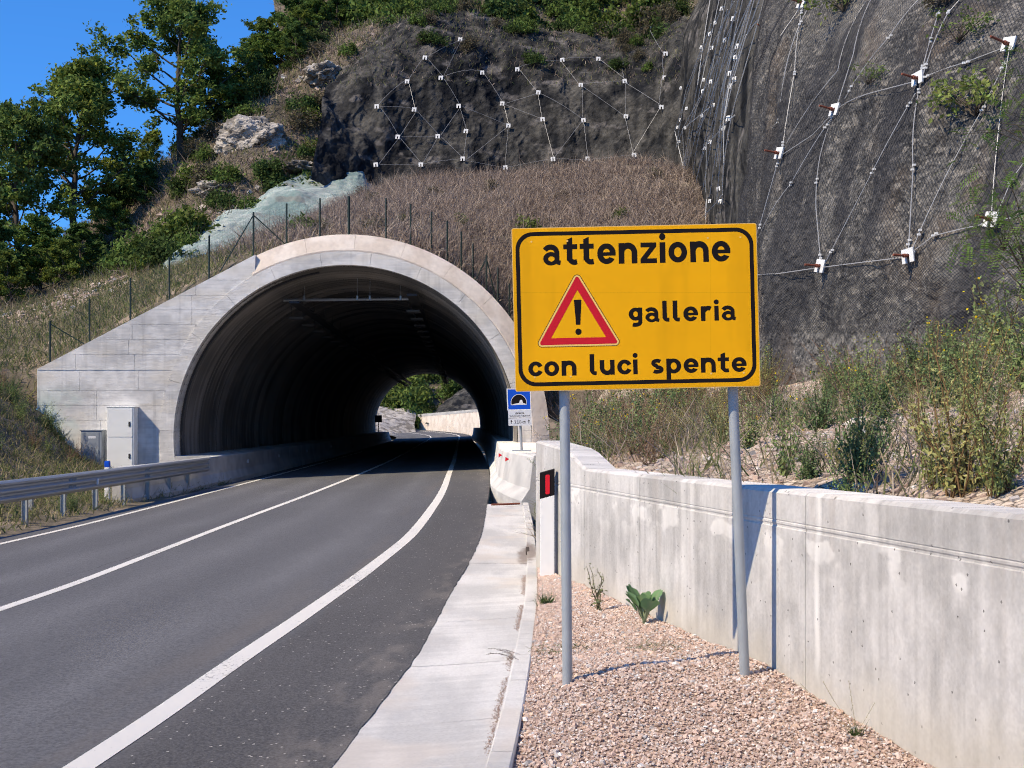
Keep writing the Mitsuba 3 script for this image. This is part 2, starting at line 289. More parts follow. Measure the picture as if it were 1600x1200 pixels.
mat('m_white', proc(lambda p, n, uv: mi.Color3f(0.76, 0.76, 0.76) * (0.92 + 0.1 * fbm(p.x * 9, p.y * 9, p.z * 5, 3))), 0.5)
mat('m_signgrey', (0.62, 0.64, 0.68), 0.5)
mat('m_cab_white', proc(lambda p, n, uv: mi.Color3f(0.76, 0.78, 0.775) * (0.93 + 0.1 * fbm(p.x * 2, p.y * 2, p.z * 4, 3))), 0.5)
mat('m_cab_grey', proc(lambda p, n, uv: mi.Color3f(0.24, 0.27, 0.31) * (0.9 + 0.15 * fbm(p.x * 2, p.y * 2, p.z * 4, 3))), 0.5)
mat('m_lampcase', (0.10, 0.105, 0.11), 0.5)
mat('m_dark', (0.03, 0.03, 0.032), 0.6)
mat('m_fence', (0.008, 0.022, 0.018), 0.5)
mat('m_cable', (0.42, 0.43, 0.44), 0.5, metallic=0.2)
mat('m_plate', proc(lambda p, n, uv: mi.Color3f(0.66, 0.68, 0.69) * (0.85 + 0.25 * fbm(p.x * 9, p.y * 9, p.z * 9, 3))), 0.55)
mat('m_netwire', (0.045, 0.047, 0.056), 0.8)
mat('m_rust', proc(lambda p, n, uv: mix(mi.Color3f(0.13, 0.035, 0.022), mi.Color3f(0.26, 0.085, 0.05), fbm(p.x * 40, p.y * 40, p.z * 40, 2))), 0.85)
mat('m_bark', proc(lambda p, n, uv: mix(mi.Color3f(0.045, 0.036, 0.028), mi.Color3f(0.12, 0.10, 0.08), fbm(p.x * 9, p.y * 9, p.z * 2, 3))), 0.95)

# ---------------------------------------------------------------- ground, road
own('ground', trimesh.Trimesh([[-900, -300, -2.2], [900, -300, -2.2], [900, 1500, -2.2], [-900, 1500, -2.2]], [[0, 1, 2], [0, 2, 3]], process=False), 'm_soil', 'dry brown ground around the road and the hill', kind='structure')
bend = lambda y: np.where(y > 158, -((np.maximum(y, 158) - 158) ** 2) / 110, 0)
right_line = curve([(-3.3, -5), (-2.22, 7.2), (-2.13, 8.5), (-2.04, 10.3), (-1.89, 12.9), (-1.68, 17.4), (-1.555, 22.3), (-1.63, 30), (-2.16, 49.2), (-5.72, 154), (-5.9, 160)])
centre_line = curve([(-5.9, -5), (-5.3, 8), (-5.10, 14.2), (-5.04, 16.5), (-5.08, 20.2), (-5.15, 26), (-5.2, 35.4), (-5.45, 52), (-8.95, 154), (-9.1, 160)])
left_line = curve([(-9.0, -5), (-8.5, 12), (-8.3, 22), (-8.2, 27), (-8.27, 32), (-8.55, 45.5), (-12.2, 154), (-12.4, 160)])
asphalt_r = curve([(-1.75, -5), (-.905, 7.05), (-.803, 8.74), (-.70, 10.5), (-.614, 14.2), (-.51, 17.7), (-.465, 21.9), (-.536, 31.3), (-.62, 40), (-.75, 47), (-4.4, 154), (-4.6, 160)])
kerb_in = curve([(-.95, -5), (-.125, 6.94), (-.072, 8), (.029, 10.6), (.123, 13.6), (.198, 19.1), (.22, 24.4), (.22, 29.3), (.2, 33)])
road_z = lambda x, y: .035 * np.maximum(np.asarray(x) - bend(np.asarray(y, float)) + 1.5, -9) * (1 + 0 * np.asarray(y)) + .75 * np.clip((np.asarray(y) - 150) / 35, 0, 1.4)
B_ = lambda f, d=0.0: (lambda y: f(y) + bend(np.asarray(y, float)) + d)
ysr = np.concatenate([np.arange(-5, 4, 1.0), np.arange(4, 60, .12), np.arange(60, 158, 2), np.arange(158, 200, 1.0)])
rng = np.random.default_rng(3)
ragged = lambda y: asphalt_r(y) + bend(np.asarray(y, float)) + .010 * (meshkit.fbm(np.stack([np.asarray(y) * 4, 0 * y, 0 * y], -1), 3) - .5) * 2 + .003 * np.sin(np.asarray(y) * 41)
road = thing('road', 'grey asphalt road bending into the tunnel', kind='structure')
ed = ragged(ysr); lf = left_line(ysr) + bend(ysr) - .55
rl = right_line(ysr) + bend(ysr); xs = np.stack([lf - .02, lf, rl - 3.6, rl, ed, ed + .012], 1); zz = road_z(xs, ysr[:, None]); zz[:, [0, 5]] -= .06; ruv = np.stack([xs - rl[:, None], np.repeat(ysr[:, None], 6, 1)], -1).reshape(-1, 2)
put(road, trimesh.Trimesh(np.stack([xs, np.repeat(ysr[:, None], 6, 1), zz], -1).reshape(-1, 3), grid_faces(len(ysr), 6), process=False), 'm_asphalt', uv=ruv)
mark = lambda f, w: strip(B_(f, -w / 2), B_(f, w / 2), ysr, lambda x, y: road_z(x, y) + .004)
part(road, 'edge_line', mark(right_line, .178), 'm_paint', label='wide white line along the right edge')
part(road, 'centre_line', mark(centre_line, .145), 'm_paint', label='thin white line down the middle')
part(road, 'edge_line', mark(left_line, .13), 'm_paint', label='thin white line along the left edge')

# concrete gutter in slabs, kerb stones
gutter = thing('gutter', 'pale concrete gutter of cast slabs between asphalt and kerb', kind='structure')
kz = lambda y: .075 + 0 * y
for i, (a, b) in enumerate(zip([-5, 0, 4, 6.2, 8.05, 10.0, 12.2, 14.6, 17.2, 20, 23, 26.2], [0, 4, 6.2, 8.05, 10.0, 12.2, 14.6, 17.2, 20, 23, 26.2, 29.6])):
    y = np.linspace(a + .006, b - .006, 12); l = asphalt_r(y) - .06; r = kerb_in(y) + .01; tz = rng.uniform(-.003, .003)
    t = np.linspace(0, 1, 7); X = l[:, None] + (r - l)[:, None] * t; zr = road_z(l, y); e = np.interp(y, [12, 15, 20, 25], [1, .6, .1, .0]); Z = (zr - .005 + tz)[:, None] + (.078 - zr - .002 - tz)[:, None] * e[:, None] * t ** 1.4 - .02 * np.sin(t * np.pi / 2) * (1 - e[:, None])
    V = np.stack([X, np.repeat(y[:, None], 7, 1), Z], -1)
    sec = [np.vstack([row, [row[6][0], row[6][1], -.3], [row[0][0], row[0][1], -.3]]) for row in V]
    part(gutter, 'slab', loft(sec), 'm_gutter', smooth=30)
kerb = thing('kerb', 'low concrete kerb of end to end stones edging the gravel', kind='structure')
yb = -4.8
while yb < 29.2:
    y = np.linspace(yb + .003, yb + .995, 5); sec = []
    j = rng.uniform(-.003, .003, 2)
    for q in y:
        x = float(kerb_in(q)) + j[0]; w = .125; z = float(kz(q)) + j[1]
        sec.append([[x, q, -.25], [x + .001, q, z - .006], [x + .006, q, z], [x + w - .01, q, z], [x + w, q, z - .01], [x + w, q, -.25]])
    part(kerb, 'kerb_stone', loft(sec), 'm_gutter', smooth=False); yb += 1.0

# gravel strip between kerb and wall
wall_x = lambda y: 3.5 - .212 * np.asarray(y, float)
def gravel_z(x, y):
    x, y = np.asarray(x, float), np.asarray(y, float)
    t = np.clip((x - kerb_in(y) - .12) / np.maximum(wall_x(y) - kerb_in(y) - .12, .05), 0, 1)
    zw = np.interp(y, [3, 5, 6.8, 8.9, 12, 15], [-.12, -.02, .087, .205, .215, .21]); zk = np.interp(y, [3, 6, 8, 12, 14.4, 16], [.03, .045, .06, .10, .19, .2])
    return zk + (zw - zk) * t ** 1.0 + .10 * np.exp(-((x - .55) ** 2 * 1.1 + (y - 8.7) ** 2 * .7) * 1.4) * np.clip(5 * t, 0, 1) + .015 * (meshkit.fbm(np.stack([x * 3, y * 3, 0 * x], -1), 3) - .5) * 2
ys = np.concatenate([np.arange(1, 16.6, .1)]); t = np.linspace(0, 1, 16)
X = (kerb_in(ys) + .115)[:, None] * (1 - t) + (wall_x(ys) + .05)[:, None] * t; X = np.maximum.accumulate(X, 1)
Y = np.repeat(ys[:, None], 16, 1)
bed = thing('gravel_bed', 'strip of pinkish gravel between kerb and concrete wall', kind='structure')
put(bed, trimesh.Trimesh(np.stack([X, Y, gravel_z(X, Y) - .012], -1).reshape(-1, 3), grid_faces(len(ys), 16), process=False), 'm_gravel', smooth=True)
PCOL = A((.56, .39, .31), (.47, .33, .26), (.66, .53, .45), (.62, .48, .40), (.40, .27, .21), (.76, .69, .63), (.50, .45, .42), (.66, .46, .33), (.36, .35, .345), (.82, .79, .76)).reshape(-1, 3)
def pebbles(P, S, rng, squash=.8):
    ico = trimesh.creation.box((1.15, 1.15, 1.15)); v0, f0 = np.array(ico.vertices), np.array(ico.faces); n = len(P)   # angular chippings
    q = rng.normal(size=(n, 3, 3)); Q, _ = np.linalg.qr(q)
    v = v0[None] * (1 + rng.uniform(-.32, .32, (n, 8, 3))) * (rng.uniform(.65, 1.25, (n, 1, 3)) * S[:, None, None])
    v = np.einsum('nij,nkj->nki', Q, v); v[..., 2] *= squash; v += P[:, None]
    f = (f0[None] + (np.arange(n) * 8)[:, None, None]).reshape(-1, 3)
    c = PCOL[rng.choice(len(PCOL), n, p=[.22, .16, .15, .17, .09, .045, .06, .07, .02, .015])] * rng.uniform(.78, 1.14, (n, 1)); c = c * A(.84, .885, .93) + A(.55, .43, .365) * .14
    return trimesh.Trimesh(v.reshape(-1, 3), f, process=False), np.repeat(c, 8, 0)
sn = 2600; ysd = rng.uniform(5.6, 15.5, sn); ysd = ysd[meshkit.fbm(np.stack([ysd * .9, 0 * ysd, 0 * ysd], -1), 3) + rng.normal(size=sn) * .06 > .53]; xsd = kerb_in(ysd) - .005 - np.abs(rng.normal(size=len(ysd))) * .02
pm, pc = pebbles(np.stack([xsd, ysd, np.full(len(ysd), .071)], 1), rng.uniform(.003, .006, len(ysd)), rng, .5)
own('sand', pm, 'm_pebble', 'thin line of brown grit washed against the kerb', kind='stuff', color=pc * A(.62, .58, .56))
n = 52000; y = 4.6 + 10.6 * rng.random(n) ** 1.25; u = rng.random(n)
x = (kerb_in(y) + .135) + (wall_x(y) - kerb_in(y) - .15) * u; k = (wall_x(y) - kerb_in(y) > .19); x, y = x[k], y[k]
S = np.where(rng.random(len(x)) < .035, rng.uniform(.014, .024, len(x)), rng.uniform(.005, .0122, len(x)))
pm, pc = pebbles(np.stack([x, y, gravel_z(x, y) + S * .1 - .004], 1), S, rng)
own('gravel', pm, 'm_pebble', 'loose pink, cream and grey chippings beside the kerb', kind='stuff', color=pc)

# ---------------------------------------------------------------- terrain
RA = [  # grass slope over the tunnel, from the portal's back edge up to the rock face
 [(-25.28, 46.00, 4.61), (-18.45, 45.50, 2.73), (-16.11, 47.70, 2.14), (-14.33, 48.20, 3.55), (-11.64, 48.20, 4.96), (-8.81, 48.40, 6.83), (-7.22, 48.60, 7.18), (-5.58, 48.60, 7.35), (-3.72, 48.60, 7.22), (-2.19, 48.60, 6.52), (-0.88, 48.60, 5.43), (0.00, 48.60, 4.44), (0.99, 48.60, 2.25), (1.71, 47.50, 1.66), (3.32, 46.00, 1.60), (5.95, 40.00, 1.71)],
 [(-26.93, 49.00, 5.90), (-19.54, 48.20, 3.88), (-16.13, 48.20, 3.18), (-14.33, 48.20, 4.20), (-11.64, 48.20, 5.61), (-8.81, 48.40, 7.29), (-7.22, 48.60, 7.57), (-5.58, 48.60, 7.70), (-3.72, 48.60, 7.57), (-2.19, 48.60, 6.92), (-0.88, 48.60, 5.73), (0.00, 48.60, 4.77), (0.99, 48.60, 2.58), (1.71, 47.50, 1.88), (3.32, 46.00, 1.81), (5.95, 40.00, 1.89)],
 [(-30.77, 56.00, 7.00), (-22.70, 56.00, 5.10), (-18.74, 56.00, 4.98), (-16.65, 56.00, 5.81), (-13.52, 56.00, 7.38), (-10.19, 56.00, 8.71), (-8.32, 56.00, 9.22), (-6.43, 56.00, 9.52), (-4.29, 56.00, 9.52), (-2.52, 56.00, 9.22), (-1.01, 56.00, 8.64), (0.00, 56.00, 8.26), (1.14, 56.00, 7.50), (1.98, 55.00, 6.90), (3.89, 54.00, 6.32), (7.14, 48.00, 5.60)],
 [(-36.27, 66.00, 8.08), (-26.76, 66.00, 6.45), (-22.09, 66.00, 7.10), (-19.62, 66.00, 7.87), (-15.94, 66.00, 8.71), (-12.01, 66.00, 9.84), (-9.81, 66.00, 10.61), (-7.58, 66.00, 11.44), (-5.05, 66.00, 11.95), (-2.97, 66.00, 11.86), (-1.19, 66.00, 11.65), (0.00, 66.00, 11.50), (1.34, 66.00, 11.06), (2.38, 66.00, 10.91), (4.61, 64.00, 10.63), (8.92, 60.00, 8.99)],
 [(-42.86, 78.00, 9.41), (-31.62, 78.00, 8.00), (-25.44, 76.00, 8.19), (-22.59, 76.00, 9.04), (-18.35, 76.00, 9.76), (-13.83, 76.00, 11.13), (-11.45, 77.00, 12.36), (-8.96, 78.00, 13.56), (-6.05, 79.00, 14.77), (-3.60, 80.00, 15.26), (-1.44, 80.00, 15.44), (0.00, 80.00, 15.52), (1.62, 80.00, 15.73), (2.88, 80.00, 15.88), (5.77, 80.00, 16.27), (11.15, 75.00, 13.84)]]
PA = patch(RA, 260, 150, .35, .35, 5)
slope = own('grass_slope', pmesh(PA), 'm_soil', 'slope of dry grass and weeds above the tunnel portal', kind='structure', smooth=True)
RM = [[(-16.29, 64.00, 8.27), (-15.16, 66.00, 9.18), (-13.83, 67.50, 9.84), (-12.43, 69.00, 10.64), (-10.23, 71.00, 11.76), (-7.88, 73.50, 12.87), (-7.21, 80.00, 13.75)],
      [(-16.12, 66.50, 9.12), (-14.92, 69.00, 10.76), (-13.50, 70.50, 11.69), (-12.08, 72.50, 12.85), (-10.07, 74.50, 13.76), (-8.22, 76.00, 14.28), (-7.39, 82.00, 15.16)],
      [(-15.90, 69.50, 10.20), (-14.92, 72.00, 12.03), (-13.57, 73.50, 13.21), (-11.99, 75.00, 14.45), (-10.41, 77.00, 15.49), (-8.56, 78.50, 15.75), (-7.66, 85.00, 16.91)]]
PM = patch(RM, 170, 80, .5, .45, 21)
mint = own('sprayed_slope', pmesh(PM), 'm_mint', 'mint green sprayed concrete slope left of the netted rock', kind='structure', smooth=True)
RC = [[(-36.27, 66.00, 7.34), (-23.78, 66.00, 6.45), (-19.62, 66.00, 7.58), (-16.18, 67.00, 8.93), (-14.55, 71.00, 11.54), (-12.67, 74.00, 12.85), (-11.37, 76.50, 13.67), (-9.96, 79.00, 14.06), (-7.57, 84.00, 15.67)],
      [(-42.86, 78.00, 8.88), (-27.39, 76.00, 8.36), (-22.59, 76.00, 9.90), (-18.83, 76.00, 12.47), (-16.51, 78.00, 15.38), (-14.41, 80.00, 17.71), (-12.56, 82.00, 19.41), (-10.71, 82.00, 19.59), (-7.84, 87.00, 20.29)],
      [(-50.56, 92.00, 10.78), (-32.43, 90.00, 11.40), (-26.16, 88.00, 13.96), (-20.84, 86.00, 17.09), (-17.43, 86.00, 19.88), (-14.72, 86.00, 22.20), (-12.54, 87.00, 24.40), (-9.35, 86.50, 25.05), (-6.28, 93.00, 27.64)],
      [(-59.35, 108.00, 10.90), (-37.48, 104.00, 11.96), (-30.32, 102.00, 13.60), (-23.40, 98.00, 17.55), (-18.35, 97.00, 21.76), (-15.89, 98.00, 25.06), (-13.24, 98.00, 28.15), (-8.83, 98.00, 29.91), (-4.64, 103.00, 33.21)]]
PC = patch(RC, 240, 150, .9, .22, 31)
own('hillside', pmesh(PC), 'm_soil', 'wooded hillside of shrubs and loose stone on the left', kind='structure', smooth=True)
RD = [[(-10.88, 75.00, 14.35), (-9.65, 76.50, 14.09), (-8.32, 77.00, 13.30), (-5.62, 78.00, 13.70), (-2.86, 79.50, 14.21), (0.00, 80.00, 14.58), (2.88, 80.00, 14.94), (5.77, 80.00, 15.37), (8.54, 79.00, 14.49), (10.58, 77.00, 12.43), (12.61, 80.00, 12.85)],
      [(-10.82, 76.00, 15.55), (-9.60, 77.50, 15.82), (-8.18, 79.00, 16.09), (-5.77, 80.00, 16.45), (-2.93, 81.20, 16.86), (0.00, 82.00, 17.19), (2.95, 82.00, 17.37), (5.91, 82.00, 17.56), (8.39, 81.00, 17.37), (10.08, 78.50, 16.88), (12.19, 82.00, 17.56)],
      [(-10.68, 78.00, 17.84), (-9.31, 79.50, 18.51), (-7.61, 80.50, 19.08), (-5.51, 81.50, 19.67), (-2.98, 82.60, 20.09), (0.00, 83.50, 20.48), (3.01, 83.50, 20.48), (6.02, 83.50, 20.48), (8.18, 82.50, 20.26), (9.73, 80.00, 19.70), (12.11, 84.00, 20.59)],
      [(-10.65, 81.50, 20.58), (-9.16, 83.00, 22.24), (-7.57, 84.00, 23.81), (-5.74, 85.00, 24.72), (-3.10, 86.00, 25.23), (0.00, 87.00, 25.11), (3.14, 87.00, 24.21), (6.27, 87.00, 23.81), (8.14, 86.00, 23.56), (9.80, 83.00, 23.17), (12.54, 87.00, 24.21)],
      [(-10.07, 86.00, 22.59), (-8.72, 88.00, 24.66), (-7.30, 90.00, 26.60), (-5.74, 91.00, 27.49), (-3.32, 92.00, 28.11), (0.00, 93.00, 27.97), (3.35, 93.00, 27.22), (6.70, 93.00, 27.01), (8.70, 92.00, 26.95), (10.46, 88.00, 26.64), (13.26, 92.00, 27.78)]]
PD = patch(RD, 330, 190, .72, .42, 41, 6, (1.0, .7, .45), True)
own('rock_face', pmesh(PD), 'm_back', 'dark netted rock face above the tunnel', kind='structure', smooth=True)
RE = [[(-12.64, 85.00, 22.73), (-9.41, 87.00, 24.40), (-6.49, 90.00, 26.48), (-3.28, 91.00, 27.25), (0.00, 92.00, 27.11), (3.32, 92.00, 26.37), (6.63, 92.00, 26.03), (8.61, 91.00, 25.85), (10.50, 87.00, 25.19), (12.61, 80.00, 25.46)],
      [(-16.00, 96.00, 29.34), (-10.92, 97.00, 30.50), (-7.06, 98.00, 31.68), (-3.57, 99.00, 32.43), (0.00, 100.00, 32.74), (3.60, 100.00, 32.52), (7.14, 99.00, 31.99), (9.61, 97.00, 31.81), (12.43, 92.00, 31.50), (15.32, 85.00, 31.54)],
      [(-18.67, 112.00, 41.50), (-12.84, 114.00, 43.24), (-8.36, 116.00, 45.01), (-4.22, 117.00, 45.91), (0.00, 118.00, 46.82), (4.25, 118.00, 46.82), (8.43, 117.00, 46.44), (11.40, 115.00, 46.20), (14.86, 110.00, 46.25), (18.74, 104.00, 46.63)]]
PE = patch(RE, 150, 90, .9, .25, 51)
own('hilltop', pmesh(PE), 'm_soil', 'brushy hilltop above the netted rock face', kind='structure', smooth=True)
RF = [[(9.71, 77.00, 11.74), (9.32, 69.00, 10.39), (8.59, 60.00, 8.45), (7.57, 50.00, 6.32), (6.45, 40.00, 4.06), (5.95, 32.60, 1.87), (6.94, 33.50, 1.87)],
      [(9.95, 77.50, 14.25), (9.49, 69.50, 12.64), (8.69, 60.50, 10.82), (7.66, 50.60, 8.77), (6.53, 40.60, 6.65), (6.03, 33.20, 5.01), (7.05, 34.00, 5.09)],
      [(9.47, 79.00, 18.40), (9.27, 71.00, 16.72), (8.71, 62.00, 14.82), (7.87, 52.00, 12.71), (6.89, 42.00, 10.60), (6.34, 34.00, 8.92), (7.30, 34.50, 9.02)],
      [(9.63, 81.00, 22.47), (9.67, 73.00, 21.41), (9.28, 64.00, 19.57), (8.56, 54.00, 17.27), (7.57, 44.00, 14.79), (7.07, 36.00, 12.74), (8.22, 36.50, 12.90)],
      [(12.78, 86.00, 29.56), (12.65, 78.00, 29.09), (12.30, 70.00, 27.86), (11.35, 60.00, 25.48), (10.36, 50.00, 22.88), (9.79, 41.00, 20.00), (11.35, 42.00, 20.44)]]
PF = patch(RF, 330, 190, .32, .5, 61, 5, (1, .6, .6), True)
own('rock_face', pmesh(PF), 'm_back', 'steep netted cut receding behind the yellow sign', kind='structure', smooth=True)
RG = [[(6.20, 37.00, 1.05), (5.33, 30.50, 1.17), (6.07, 27.50, 1.23), (6.98, 24.20, 1.18), (7.82, 21.70, 1.14), (9.02, 18.20, 1.08)],
      [(6.23, 37.00, 4.05), (5.33, 30.20, 3.63), (6.08, 27.20, 3.44), (6.97, 24.10, 3.25), (7.86, 21.80, 3.11), (9.00, 18.50, 2.90)],
      [(6.28, 37.00, 6.05), (5.42, 30.40, 5.28), (6.12, 27.30, 4.92), (7.00, 24.20, 4.56), (7.93, 22.00, 4.31), (9.15, 18.80, 3.93)],
      [(6.73, 38.00, 10.45), (5.78, 31.00, 8.84), (6.44, 27.80, 8.11), (7.33, 24.80, 7.42), (8.37, 22.80, 6.97), (9.71, 19.60, 6.24)],
      [(7.71, 40.00, 14.69), (6.78, 32.60, 12.29), (7.58, 29.40, 11.26), (8.48, 26.50, 10.32), (9.60, 24.50, 9.67), (11.08, 21.20, 8.61)],
      [(11.40, 46.00, 22.22), (10.27, 38.00, 18.66), (11.35, 35.00, 17.33), (12.40, 32.00, 15.99), (13.92, 30.00, 15.10), (15.81, 27.00, 13.77)]]
PG = patch(RG, 400, 380, .30, .62, 71, 6, (1, 1, .7), True)
own('rock_face', pmesh(PG), 'm_rock', 'near rock face on the right under wire netting and steel cables', kind='structure', smooth=True)
wx2 = [(x, y, 1.2) for y, x in ((2.0, 3.5), (5.0, 2.78), (8.0, 2.12), (11.0, 1.5), (14.0, .95), (17.0, .72), (22.0, .8), (30.0, 1.15), (39.0, 1.5), (47.0, 1.9))]
wx2 = [(x, y, z if y < 15 else 1.05) for x, y, z in wx2]
wx1 = [(x - (.06 if y < 16 else .3), y, z) for (x, y, _), z in zip(wx2, (.9, .9, .9, .9, .85, .12, .12, .2, .45, .6))]
RT = [wx1, wx2,
      [(6.4, 3, 2.0), (5.5, 6, 1.85), (4.5, 9, 1.75), (3.8, 12.5, 1.72), (3.2, 16, 1.7), (2.8, 20, 1.6), (2.8, 25, 1.6), (3.0, 32, 1.7), (3.2, 40, 2.3), (3.6, 47, 3.4)],
      [(9.5, 6, 3.6), (8.6, 9, 3.2), (7.6, 13, 2.85), (6.8, 16.5, 2.6), (6.3, 19.5, 2.5), (5.8, 23, 2.3), (5.2, 27.5, 2.3), (5.6, 35, 3.2), (6.4, 42, 5.0), (7.0, 49, 6.8)],
      [(14, 9, 6.8), (12.5, 12, 5.6), (11, 15.5, 4.6), (9.6, 19, 3.7), (8.8, 22, 3.3), (7.6, 25.5, 2.9), (6.5, 29.5, 2.9), (7.4, 38, 4.6), (8.6, 46, 7.8), (9.6, 54, 9.8)]]
PT = patch(RT, 200, 110, .13, .9, 81)
own('talus', pmesh(PT), 'm_scree', 'stony bank behind the concrete wall at the foot of the rock', kind='structure', smooth=True)
RV = [[(-8.75, 5, -.34), (-8.72, 15, -.34), (-8.7, 22, -.32), (-8.72, 30, -.32), (-8.85, 38, -.32), (-9.05, 46.98, -.34)],
      [(-10.0, 5, -.26), (-9.9, 15, -.26), (-9.9, 22, -.25), (-9.9, 30, -.25), (-10.0, 38, -.25), (-10.2, 46.98, -.25)],
      [(-11.6, 5, -.1), (-11.4, 15, -.1), (-11.3, 22, 0), (-11.3, 30, 0), (-11.6, 38, -.05), (-12.4, 46.98, -.1)],
      [(-13.5, 5, .6), (-13.2, 15, .6), (-12.8, 22, .7), (-12.7, 30, .7), (-13.2, 38, .5), (-14.0, 46.98, .45)],
      [(-16.5, 5, 2.0), (-16, 15, 2.0), (-15.5, 22, 2.1), (-15.3, 30, 2.1), (-15.3, 38, 1.9), (-15.75, 46.98, 2.15)],
      [(-22, 5, 4), (-21, 15, 4), (-20, 22, 4), (-19, 30, 4), (-18.6, 38, 3.9), (-18.2, 49, 3.7)],
      [(-34, 5, 6), (-33, 15, 6), (-31, 22, 6.4), (-30, 30, 6.4), (-28, 40, 6.6), (-26, 54, 6.6)]]
PV = patch(RV, 240, 130, .10, .9, 91)
own('verge', pmesh(PV), 'm_soil', 'grassy verge and bank left of the road', kind='structure', smooth=True)
# beyond the exit
RX = [[(-19.03, 176.00, -0.79), (-16.40, 182.00, -0.71), (-13.41, 186.00, -0.60), (-8.56, 190.00, -0.65), (-3.42, 190.00, -0.65), (8.56, 190.00, -0.65)],
      [(-20.54, 190.00, 3.29), (-17.12, 190.00, 3.29), (-13.84, 192.00, 3.31), (-8.78, 195.00, 3.33), (-3.51, 195.00, 3.33), (8.78, 195.00, 3.33)],
      [(-23.24, 215.00, 11.24), (-19.37, 215.00, 11.24), (-15.50, 215.00, 11.24), (-9.68, 215.00, 11.24), (-3.87, 215.00, 11.24), (9.68, 215.00, 11.24)],
      [(-28.11, 240.00, 22.07), (-21.62, 240.00, 22.07), (-17.30, 240.00, 22.07), (-10.81, 240.00, 22.07), (-4.32, 240.00, 22.07), (12.97, 240.00, 22.07)]]
PX = patch(RX, 90, 60, 1.0, .2, 101)
own('far_hill', pmesh(PX), 'm_soil', 'scrub covered hill beyond the tunnel exit', kind='structure', smooth=True)
RY = [[(-11.21, 183.00, 1.42), (-8.24, 183.00, 1.59), (-3.13, 183.00, 1.91)], [(-9.59, 190.00, 3.63), (-7.27, 190.00, 4.57), (-2.57, 190.00, 4.83)], [(-6.96, 198.00, 6.39), (-5.35, 198.00, 7.28), (-0.89, 198.00, 8.71)]]
PY = patch(RY, 40, 40, .5, .4, 111)
own('rock_face', pmesh(PY), 'm_back', 'dark netted slope seen through the tunnel exit', kind='structure', smooth=True)
RZ = [[(-16.66, 172.00, -0.11), (-14.89, 174.00, -0.13), (-12.03, 178.00, -0.01)], [(-17.00, 178.00, 1.99), (-15.00, 180.00, 1.99), (-12.46, 182.00, 1.59)], [(-17.59, 186.00, 3.59), (-14.74, 187.00, 3.60), (-12.47, 187.00, 2.85)]]
PZ = patch(RZ, 40, 40, .5, .4, 113)
own('pale_bank', pmesh(PZ), 'm_lime', 'pale stony bank beyond the tunnel exit', kind='structure', smooth=True)

# ---------------------------------------------------------------- tunnel portal
CX, CZ, RI, PYY = -5.5, 1.22, 5.70, 47.0
axis = A(-.0338, 1, 0)
portal = thing('tunnel_portal', 'concrete tunnel portal with round arch and stepped wing wall on the left', 'tunnel portal')
wing = Polygon([(-15.73, -1.2), (-15.73, 3.47), (-8.51, 7.26), (-8.51, 6.2), (-9, -1.2)]).difference(Point(CX, CZ).buffer(6.16, 64)).difference(sbox(-11.6, -2, 0, CZ))
wing = wing.union(sbox(-15.73, -1.2, CX - 6.16, CZ + .02).intersection(sbox(-20, -1.2, CX - 6.16, 10)))
wing = max(getattr(wing, 'geoms', [wing]), key=lambda g: g.area)
part(portal, 'wing_core', facing(extrude(wing, 1.0), 48.075), 'm_portal')
rows = [-1.2, .30, .80, 1.29, 1.78, 2.27, 2.76, 3.44, 3.96, 4.45, 4.94, 5.43, 5.92, 6.42, 7.4]
for i, (a, b) in enumerate(zip(rows[:-1], rows[1:])):
    cuts = [-16, -13.75, -11.5] if b < 2.8 else ([-16, -14.45, -12.5] if b < 4 else [-16, -12.7, -10.6]); cuts = [c + (.0 if i % 3 else .12) for c in cuts] + [-5]
    for c, d in zip(cuts[:-1], cuts[1:]):
        g = wing.intersection(sbox(c + .0035, a + .0035, d - .0035, b - (.0035 if abs(b - 3.44) > .01 else .03)))
        for q in getattr(g, 'geoms', [g]):
            if q.area > .03: part(portal, 'wall_panel', facing(extrude(q.buffer(-.0015, join_style='mitre'), .022 + .004 * rng.random()), 47.075), 'm_portal')
def arc_ring(r0, r1, y0, y1, a0, a1, n):
    "solid ring sector about the tunnel axis: inner/outer radius at front and back"
    an = np.radians(np.linspace(a0, a1, n)); sec = []
    for a in an:
        d = A(math.cos(a), math.sin(a))
        sec.append([[CX + d[0] * r, y, CZ + d[1] * r] for r, y in ((r0, y0), (r1, y0), (r1 + .0, y1), (r0, y1))])
    return loft(sec)
for i in range(13):
    a0 = -14 + i * 16.0; part(portal, 'arch_segment', arc_ring(RI, 6.15, PYY + .004 * (i % 3), 47.9, a0 + .04, a0 + 15.96, 12), 'm_portal', smooth=30)
# sloping collar round the arch, right of the wing wall
for i in range(9):
    a0, a1 = -14 + i * 14.5 + .03, (-14 + (i + 1) * 14.5 - .03 if i < 8 else 120.0); an = np.radians(np.linspace(a0, a1, 12)); sec = []
    for a in an:
        d = A(math.cos(a), math.sin(a)); sec.append([[CX + d[0] * r, y, CZ + d[1] * r] for r, y in ((6.16, 47.03), (6.20, 47.02), (6.74, 47.27), (6.74, 52), (6.16, 52))])
    part(portal, 'collar_segment', loft(sec), 'm_bevel', smooth=30)
